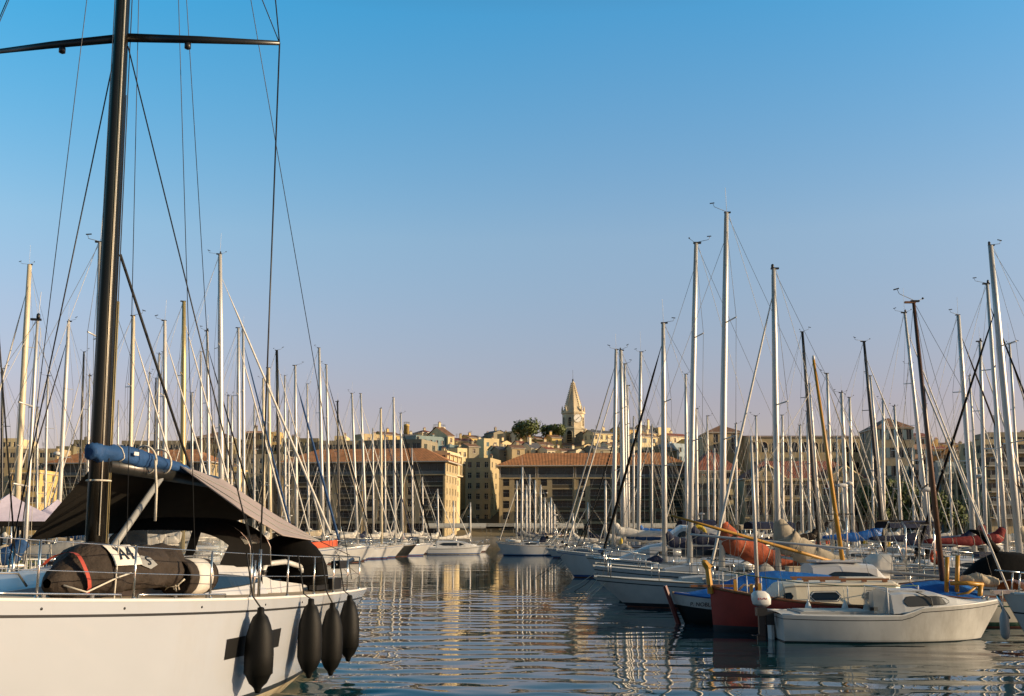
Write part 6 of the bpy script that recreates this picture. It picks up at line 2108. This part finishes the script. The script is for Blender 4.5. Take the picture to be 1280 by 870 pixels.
# ------------------------------------------------------------------ right part of the town
def town_hall():
    Y = 276; pe = 598
    ze = zat(pe, Y); x0, x1 = xat(930, Y, ze), xat(1085, Y, ze); W = x1 - x0; H = ze - QZ; D = 14
    t = thing('town_hall', 'weathered stone town hall with two pedimented pavilions behind the right masts', 'town hall', (x0, Y, QZ))
    mb = MB(); s = M_['stonedk']
    n = 13; u = W / n; ops = []
    pav = {1, 2, 3, 9, 10, 11}
    for c in range(n):
        x = (c + .5) * u
        ops.append((x - .8, x + .8, .4, 4.0, .4, 'arch'))
        ops.append((x - .75, x + .75, 5.6, 9.2, .4, 'plain'))
        ops.append((x - .7, x + .7, 10.7, 13.4, .4, 'plain'))
    facade(mb, (0, 0, 0), (1, 0, 0), (0, -1, 0), W, 0, H, ops, s, .4)
    for (a, b, c, d) in ((W, 0, 1, 1), (0, D, -1, -1)):
        facade(mb, (a, b, 0), (0, c, 0), (d, 0, 0), D, 0, H, [], s)
    mb.poly([(W, D, 0), (0, D, 0), (0, D, H), (W, D, H)], s)
    for z, k, h in ((4.9, .3, .35), (9.9, .18, .22), (H - .3, .6, .5), (H - 1.0, .2, .2)):
        mb.box((W / 2, -k / 2 + .02, z), (W + .3, k + .04, h), M_['stone'])
    for i in range(60):
        mb.box(((i + .5) * W / 60, -.35, H - .68), (.25, .5, .22), M_['stone'])
    for c0 in (1, 9):
        xa, xb = c0 * u, (c0 + 3) * u
        for i in range(4):
            mb.box((lerp(xa, xb, i / 3), -.28, 7.4), (.75, .52, 4.6), M_['stone']); mb.box((lerp(xa, xb, i / 3), -.24, 12.0), (.7, .44, 3.8), M_['stone'])
        zz = H
        mb.poly([(xa - .6, -.62, zz), (xb + .6, -.62, zz), ((xa + xb) / 2, -.62, zz + 3.0)], s)
        mb.poly([(xa - .9, -.7, zz), ((xa + xb) / 2, -.7, zz + 3.5), ((xa + xb) / 2, 5, zz + 3.5), (xa - .9, 5, zz)][::-1], M_['tilered'])
        mb.poly([(xb + .9, -.7, zz), (xb + .9, 5, zz), ((xa + xb) / 2, 5, zz + 3.5), ((xa + xb) / 2, -.7, zz + 3.5)][::-1], M_['tilered'])
        for sg, xe in ((1, xa - .9), (-1, xb + .9)):
            p0 = Vector((xe, -.75, zz + .05)); p1 = Vector(((xa + xb) / 2, -.75, zz + 3.4))
            mb.tube([p0, p1], .32, M_['stone'], 4, smooth=False)
        mb.box(((xa + xb) / 2, -.66, zz + 1.2), (1.6, .2, 1.3), M_['stone'])
    mb.build('wall', t)
    add_windows(t, (0, 0, 0), (1, 0, 0), None, ops, 'plain', .4)
    rb = MB(); roof_hip(rb, W, D, H + .02, .5, 5.0, M_['tilered']); rb.build('roof', t)
    fl = MB()
    return t
town_hall()
for k, px in enumerate((1007, 1032)):
    f = MB(); Y = 275
    a = P(px, 612, Y); b = P(px + 3, 600, Y)
    f.tube([a + Vector((0, .6, -1.2)), b + Vector((.4, -.6, .6))], .05, M_['white'], 5)
    for i, m in enumerate(('bluestripe', 'white', 'redstripe')):
        f.poly([b + Vector((.4 - .32 * i, -.55 + .12 * i, .3 - .35 * i)), b + Vector((.1 - .32 * i, -.5 + .12 * i, -.1 - .35 * i)), b + Vector((.2 - .3 * i, -.35, -2.0 - .2 * i)), b + Vector((.5 - .3 * i, -.4, -1.7 - .2 * i))], M_[m])
    tag(f.build('flag'), ('tricolour flag on the left half of the town hall front', 'tricolour flag nearer the right pediment of the town hall')[k], 'flag')
house('long arcaded building with two rows of arched windows behind the town hall', 936, 1100, 546, 322, 'stone', 'gx', 'tiledk', base=QZ, D=14, cols=13, floors=3, win=(2.0, 3.2), fl=6.0, style='arch', side=2, cat='hospice building', name='arcaded_building', rh=1.0, chim=2, top_gap=1.6)
house('beige gable house with low hipped roof at the left of the arcaded building', 883, 928, 540, 330, 'stone', 'hip', 'tiledk', base=QZ, D=20, cols=2, floors=2, win=(1.6, 2.6), cat='house', name='town_house', rh=2.8, chim=0)
house('house with dark red hipped roof in front of the beige gable house', 866, 925, 588, 300, 'plcream', 'hip', 'tilered', base=QZ, D=20, cols=6, floors=4, win=(1.0, 1.5), style='shutbr', cat='house', name='town_house', rh=6.5, chim=2)
house('narrow shaded house beside the big mast left of the town hall', 862, 898, 601, 281, 'plgrey', 'flat', base=QZ, D=12, cols=4, floors=4, style='shutbr', cat='house', name='town_house', chim=1)
house('grey-green tower house with hipped roof and tall shuttered windows', 1097, 1141, 534, 300, 'plgrey', 'hip', 'tiledk', base=QZ, D=16, cols=4, floors=5, win=(1.3, 2.9), fl=5.2, style='shut', cat='tower house', name='tower_house', rh=3.2, chim=0, cornice=True)
house('pinkish house with sloping roof right of the tower house', 1141, 1164, 546, 316, 'plpink', 'gx', 'tilered', base=QZ, D=14, cols=3, floors=5, style='shut', cat='house', name='town_house', rh=1.8)
house('yellow house with red roof on the skyline right of the tower house', 1150, 1186, 561, 322, 'plochre', 'gx', 'tilered', base=QZ, D=13, cols=4, floors=3, style='shut', cat='house', name='town_house', rh=1.6, chim=3)
house('yellow-ochre house with brown rooftop terrace beside the yellow house', 1180, 1202, 556, 330, 'plochre', 'gx', 'tiledk', base=QZ, D=12, cols=3, floors=4, style='shutbr', cat='house', name='town_house', rh=1.2, chim=2)
house('pale blue house with grey shutters above the trees', 1172, 1202, 580, 296, 'plblue', 'flat', base=QZ, D=12, cols=3, floors=5, style='shut', cat='house', name='town_house', chim=2)
house('pale stone house between the pale blue house and the modern block', 1196, 1230, 563, 310, 'stone', 'gx', 'tiledk', base=QZ, D=12, cols=3, floors=5, style='shutbr', cat='house', name='town_house', rh=1.2, chim=2)
house('brown house with dark front below the pale stone house', 1196, 1232, 594, 285, 'plbrown', 'flat', base=QZ, D=12, cols=4, floors=4, style='shutbr', cat='house', name='town_house', chim=1)
def balc(root, W, D, H):
    mb = MB()
    for k in range(6):
        z = H - 3.0 - k * 3.3
        if z < 1: break
        mb.box((W / 2, -.75, z), (W, 1.5, .22), M_['frame']); mb.box((W / 2, -1.45, z + .55), (W, .06, .9), M_['rail'])
    mb.build('balcony', root)
house('modern block with long balcony bands at the right edge', 1231, 1330, 552, 268, 'pltan', 'flat', base=QZ, D=16, cols=9, floors=6, win=(2.4, 2.0), style='band', cat='apartment block', name='apartment_house', fl=3.3, chim=1, extra=balc)
house('modern rooftop storey with dark windows above the balcony block', 1236, 1320, 543, 276, 'plgrey', 'flat', base=QZ, D=10, cols=7, floors=1, win=(2.6, 1.6), style='band', cat='apartment block', name='apartment_house', chim=3)
for i, (px, pt, Y, w, lab) in enumerate(((1092, 604, 270, 9, 'dense green quay tree closest to the town hall'), (1110, 597, 272, 9.5, 'green quay tree in front of the grey-green tower house'), (1129, 600, 270, 9, 'green quay tree below the right edge of the tower house'),
                                  (1150, 603, 271, 9.5, 'green quay tree below the yellow house'), (1172, 612, 270, 9, 'green quay tree in front of the pale blue house'), (1192, 622, 270, 7.5, 'lowest green quay tree before the brown house'))):
    tree(lab, px, pt, Y, w, QZ, group='trees along the far quay', n=1800, leaf=.55, seed=20 + i)

# things on the quay
def quay_lamp(px, pt, Y, lab):
    z = zat(pt, Y); x = xat(px, Y, z)
    t = thing('street_lamp', lab, 'street lamp', (x, Y, QZ))
    mb = MB(); mb.tube([(0, 0, 0), (0, 0, z - QZ)], [.16, .09], M_['aluw'], 8); mb.build('post', t)
    h = z - QZ - 1.6
    for sg in (1, -1):
        a = MB(); a.tube([(0, 0, h), (sg * 1.0, 0, h + .15)], .06, M_['aluw'], 5); a.lathe([(.05, -.06), (.32, -.02), (.22, .14), (.03, .2)], (sg * 1.35, 0, h + .12), M_['white'], 8); a.build('lamp_head', t)
quay_lamp(676.5, 609, 264, 'white street lamp with two heads standing on the far quay')
for k, (px, w, lab) in enumerate(((614, 12, 'cafe awning on the quay left of the broadside sloop'), (646, 16, 'long beige cafe awning behind the far cluster of masts'), (705, 10, 'cafe awning on the quay right of the street lamp'), (560, 12, 'cafe awning below the lit corner of the left block'), (812, 14, 'cafe awning behind the flybridge cruiser'))):
    Y = 275; x = xat(px, Y, 4)
    t = thing('cafe_awning', lab, 'awning', (x, Y, QZ))
    mb = MB(); mb.poly([(-w / 2, -3, 2.6), (w / 2, -3, 2.6), (w / 2, 0, 3.5), (-w / 2, 0, 3.5)], M_['awnw']); mb.poly([(-w / 2, -3.0, 2.2), (w / 2, -3.0, 2.2), (w / 2, -3, 2.6), (-w / 2, -3, 2.6)], M_['awnw']); mb.build('canopy', t)
    for sx in (-1, 0, 1):
        p = MB(); p.tube([(sx * (w / 2 - .2), -2.8, 0), (sx * (w / 2 - .2), -2.8, 2.62)], .05, M_['rail'], 5); p.build('post', t)

# pontoons
for (x, y0, y1, nm) in ((-17.3, 14, 125, 'left'), (14.7, 33.5, 115, 'right')):
    pass
def pontoon(lab, xc, y0, y1):
    mb = MB(); n = int((y1 - y0) / 6)
    mb.box((xc, (y0 + y1) / 2, .42), (1.7, y1 - y0, .16), M_['pontoon'])
    mb.box((xc, (y0 + y1) / 2, .24), (1.9, y1 - y0, .18), M_['wood'])
    for i in range(n):
        y = lerp(y0 + 1, y1 - 1, i / max(1, n - 1))
        mb.box((xc, y, -.1), (1.5, 1.6, .48), M_['conc'])
    tag(mb.build('pontoon'), lab, 'pontoon')
# ------------------------------------------------------------------ water, sky, sun
def water():
    m = bpy.data.materials.new('harbour_water'); m.use_nodes = True
    nt = m.node_tree; b = nt.nodes['Principled BSDF']
    b.inputs['Base Color'].default_value = (.004, .036, .046, 1)
    b.inputs['Roughness'].default_value = .015
    b.inputs['IOR'].default_value = 1.34
    tc = nt.nodes.new('ShaderNodeTexCoord')
    hs = []
    for (sc, amp, det, rot) in (((.09, .38, 1), .075, 1.5, 4), ((.28, 1.15, 1), .034, 2.0, -6), ((1.3, 4.2, 1), .011, 2.0, 10)):
        mp = nt.nodes.new('ShaderNodeMapping'); mp.inputs['Scale'].default_value = sc; mp.inputs['Rotation'].default_value = (0, 0, R(rot))
        nt.links.new(tc.outputs['Object'], mp.inputs['Vector'])
        n = nt.nodes.new('ShaderNodeTexNoise'); n.inputs['Scale'].default_value = 1.0; n.inputs['Detail'].default_value = det; n.inputs['Roughness'].default_value = .4
        nt.links.new(mp.outputs['Vector'], n.inputs['Vector'])
        k = nt.nodes.new('ShaderNodeMath'); k.operation = 'MULTIPLY'; k.inputs[1].default_value = amp
        nt.links.new(n.outputs['Fac'], k.inputs[0])
        hs.append(k.outputs[0])
    s = hs[0]
    for h in hs[1:]:
        a = nt.nodes.new('ShaderNodeMath'); a.operation = 'ADD'
        nt.links.new(s, a.inputs[0]); nt.links.new(h, a.inputs[1]); s = a.outputs[0]
    bp = nt.nodes.new('ShaderNodeBump'); bp.inputs['Strength'].default_value = 1.0; bp.inputs['Distance'].default_value = WAVE
    nt.links.new(s, bp.inputs['Height']); nt.links.new(bp.outputs['Normal'], b.inputs['Normal'])
    # the surface itself: long-crested ripples as real geometry, fading with distance
    import numpy as np
    ys = [-120.0, -40.0, -10.0, 0.0]
    y = 4.0
    while y < QY + 1:
        ys.append(y); y += max(.085, .0042 * y)
    ys.append(QY + 1)
    ys = np.array(ys)
    us = np.concatenate([[-60, -20, -8, -3, -1.5, -.9], np.linspace(-.62, .62, 300), [.9, 1.5, 3, 8, 20, 60]])
    yy = np.repeat(ys[:, None], len(us), 1)
    xx = np.clip(us[None, :] * np.maximum(np.abs(yy), 8.0), -700, 700)
    xx[:, 0] = -700; xx[:, -1] = 700
    rs = np.random.RandomState(5)
    zz = np.zeros_like(xx)
    inner = (np.abs(us[None, :]) < 1) & (yy > 3.9)
    for k in range(46):
        lam = .30 * (6.0 ** rs.rand())
        th = rs.normal(0, .30) + (.12 if k % 2 else -.2)
        kk = 2 * math.pi / lam
        amp = SLOPE * lam / (2 * math.pi) * (.8 + .4 * rs.rand())
        fade = np.clip(1.35 - .0042 * yy / (lam * .22), 0, 1)
        zz += amp * fade * np.sin(kk * (xx * math.sin(th) + yy * math.cos(th)) + rs.rand() * 6.28)
    zz *= np.clip(1.45 - yy / 48.0, .22, 1.2)
    zz *= inner * (.55 + .45 * np.sin(xx * .21 + yy * .13 + 1.0) * np.sin(yy * .09 - xx * .11))
    nr, nc = xx.shape
    co = np.stack([xx, yy, zz], -1).reshape(-1, 3)
    i = np.arange(nr * nc).reshape(nr, nc)
    q = np.stack([i[:-1, :-1], i[:-1, 1:], i[1:, 1:], i[1:, :-1]], -1).reshape(-1, 4)
    me = bpy.data.meshes.new('water')
    me.vertices.add(len(co)); me.vertices.foreach_set('co', co.ravel())
    me.loops.add(q.size); me.loops.foreach_set('vertex_index', q.ravel())
    me.polygons.add(len(q)); me.polygons.foreach_set('loop_start', np.arange(0, q.size, 4))
    me.polygons.foreach_set('use_smooth', np.ones(len(q), bool))
    me.materials.append(m); me.update(calc_edges=True)
    tag(obj('water', me), kind='structure')
    fb = MB(); fb.poly([(-4000, -3000, -4), (4000, -3000, -4), (4000, 6000, -4), (-4000, 6000, -4)], M_['hill'])
    tag(fb.build('harbour_bed'), kind='structure')
WAVE = .24
SLOPE = .027
water()

SUN = Vector((.945, -.21, .27)).normalized()
el = math.asin(SUN.z); az = math.atan2(SUN.x, SUN.y)
sd = bpy.data.lights.new('sun', 'SUN'); sd.energy = 4.4; sd.angle = R(.55); sd.color = (1.0, .76, .48)
so = bpy.data.objects.new('sun', sd); COL.objects.link(so)
so.rotation_euler = SUN.to_track_quat('Z', 'Y').to_euler()
so.location = (200, -30, 60)

wd = bpy.data.worlds.new('World'); SC.world = wd; wd.use_nodes = True
nt = wd.node_tree
bg = nt.nodes['Background']
sky = nt.nodes.new('ShaderNodeTexSky'); sky.sky_type = 'NISHITA'; sky.sun_disc = False
sky.sun_elevation = el; sky.sun_rotation = az
sky.altitude = 0; sky.air_density = 1.0; sky.dust_density = 1.2; sky.ozone_density = 2.0
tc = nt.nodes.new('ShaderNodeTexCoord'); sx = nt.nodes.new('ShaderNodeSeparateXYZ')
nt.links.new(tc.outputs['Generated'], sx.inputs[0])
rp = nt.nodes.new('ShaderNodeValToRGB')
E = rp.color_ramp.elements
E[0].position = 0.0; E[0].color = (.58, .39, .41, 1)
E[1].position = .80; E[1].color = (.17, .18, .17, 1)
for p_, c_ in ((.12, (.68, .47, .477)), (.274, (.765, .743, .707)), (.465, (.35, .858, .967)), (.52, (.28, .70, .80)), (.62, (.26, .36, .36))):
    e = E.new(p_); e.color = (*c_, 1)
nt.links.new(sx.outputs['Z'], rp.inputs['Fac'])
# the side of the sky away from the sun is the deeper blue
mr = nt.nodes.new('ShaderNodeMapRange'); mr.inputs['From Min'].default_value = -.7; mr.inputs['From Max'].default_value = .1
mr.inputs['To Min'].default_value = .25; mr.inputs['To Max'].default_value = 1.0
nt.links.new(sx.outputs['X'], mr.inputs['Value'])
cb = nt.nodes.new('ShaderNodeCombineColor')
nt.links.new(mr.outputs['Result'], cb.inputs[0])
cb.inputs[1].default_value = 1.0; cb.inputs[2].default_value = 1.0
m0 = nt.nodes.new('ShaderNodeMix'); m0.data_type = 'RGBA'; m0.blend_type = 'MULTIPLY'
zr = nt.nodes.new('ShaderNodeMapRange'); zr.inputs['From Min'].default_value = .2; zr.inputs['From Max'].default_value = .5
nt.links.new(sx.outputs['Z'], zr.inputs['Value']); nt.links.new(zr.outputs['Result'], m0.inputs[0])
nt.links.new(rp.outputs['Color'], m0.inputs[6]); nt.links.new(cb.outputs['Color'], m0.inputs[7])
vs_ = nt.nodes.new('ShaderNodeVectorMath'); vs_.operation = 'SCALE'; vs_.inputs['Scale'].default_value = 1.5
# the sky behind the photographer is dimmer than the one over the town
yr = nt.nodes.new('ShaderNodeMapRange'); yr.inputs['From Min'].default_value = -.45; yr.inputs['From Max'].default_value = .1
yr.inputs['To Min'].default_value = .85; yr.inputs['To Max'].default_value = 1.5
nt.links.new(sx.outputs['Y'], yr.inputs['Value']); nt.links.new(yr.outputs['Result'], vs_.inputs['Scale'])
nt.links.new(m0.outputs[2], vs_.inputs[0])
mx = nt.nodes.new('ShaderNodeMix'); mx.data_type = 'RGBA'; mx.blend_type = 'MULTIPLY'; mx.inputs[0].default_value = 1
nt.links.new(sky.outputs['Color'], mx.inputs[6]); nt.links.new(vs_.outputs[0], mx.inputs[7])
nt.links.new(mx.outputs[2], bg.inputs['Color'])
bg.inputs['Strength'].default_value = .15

SC.view_settings.view_transform = 'Standard'
SC.view_settings.look = 'None'
SC.view_settings.exposure = 0.3
SC.view_settings.gamma = 1.0
SC.render.engine = 'CYCLES'
SC.cycles.use_denoising = True
SC.cycles.max_bounces = 6
SC.cycles.diffuse_bounces = 3
SC.cycles.glossy_bounces = 4

SC.cycles.blur_glossy = .8
SC.cycles.sample_clamp_indirect = 4.0
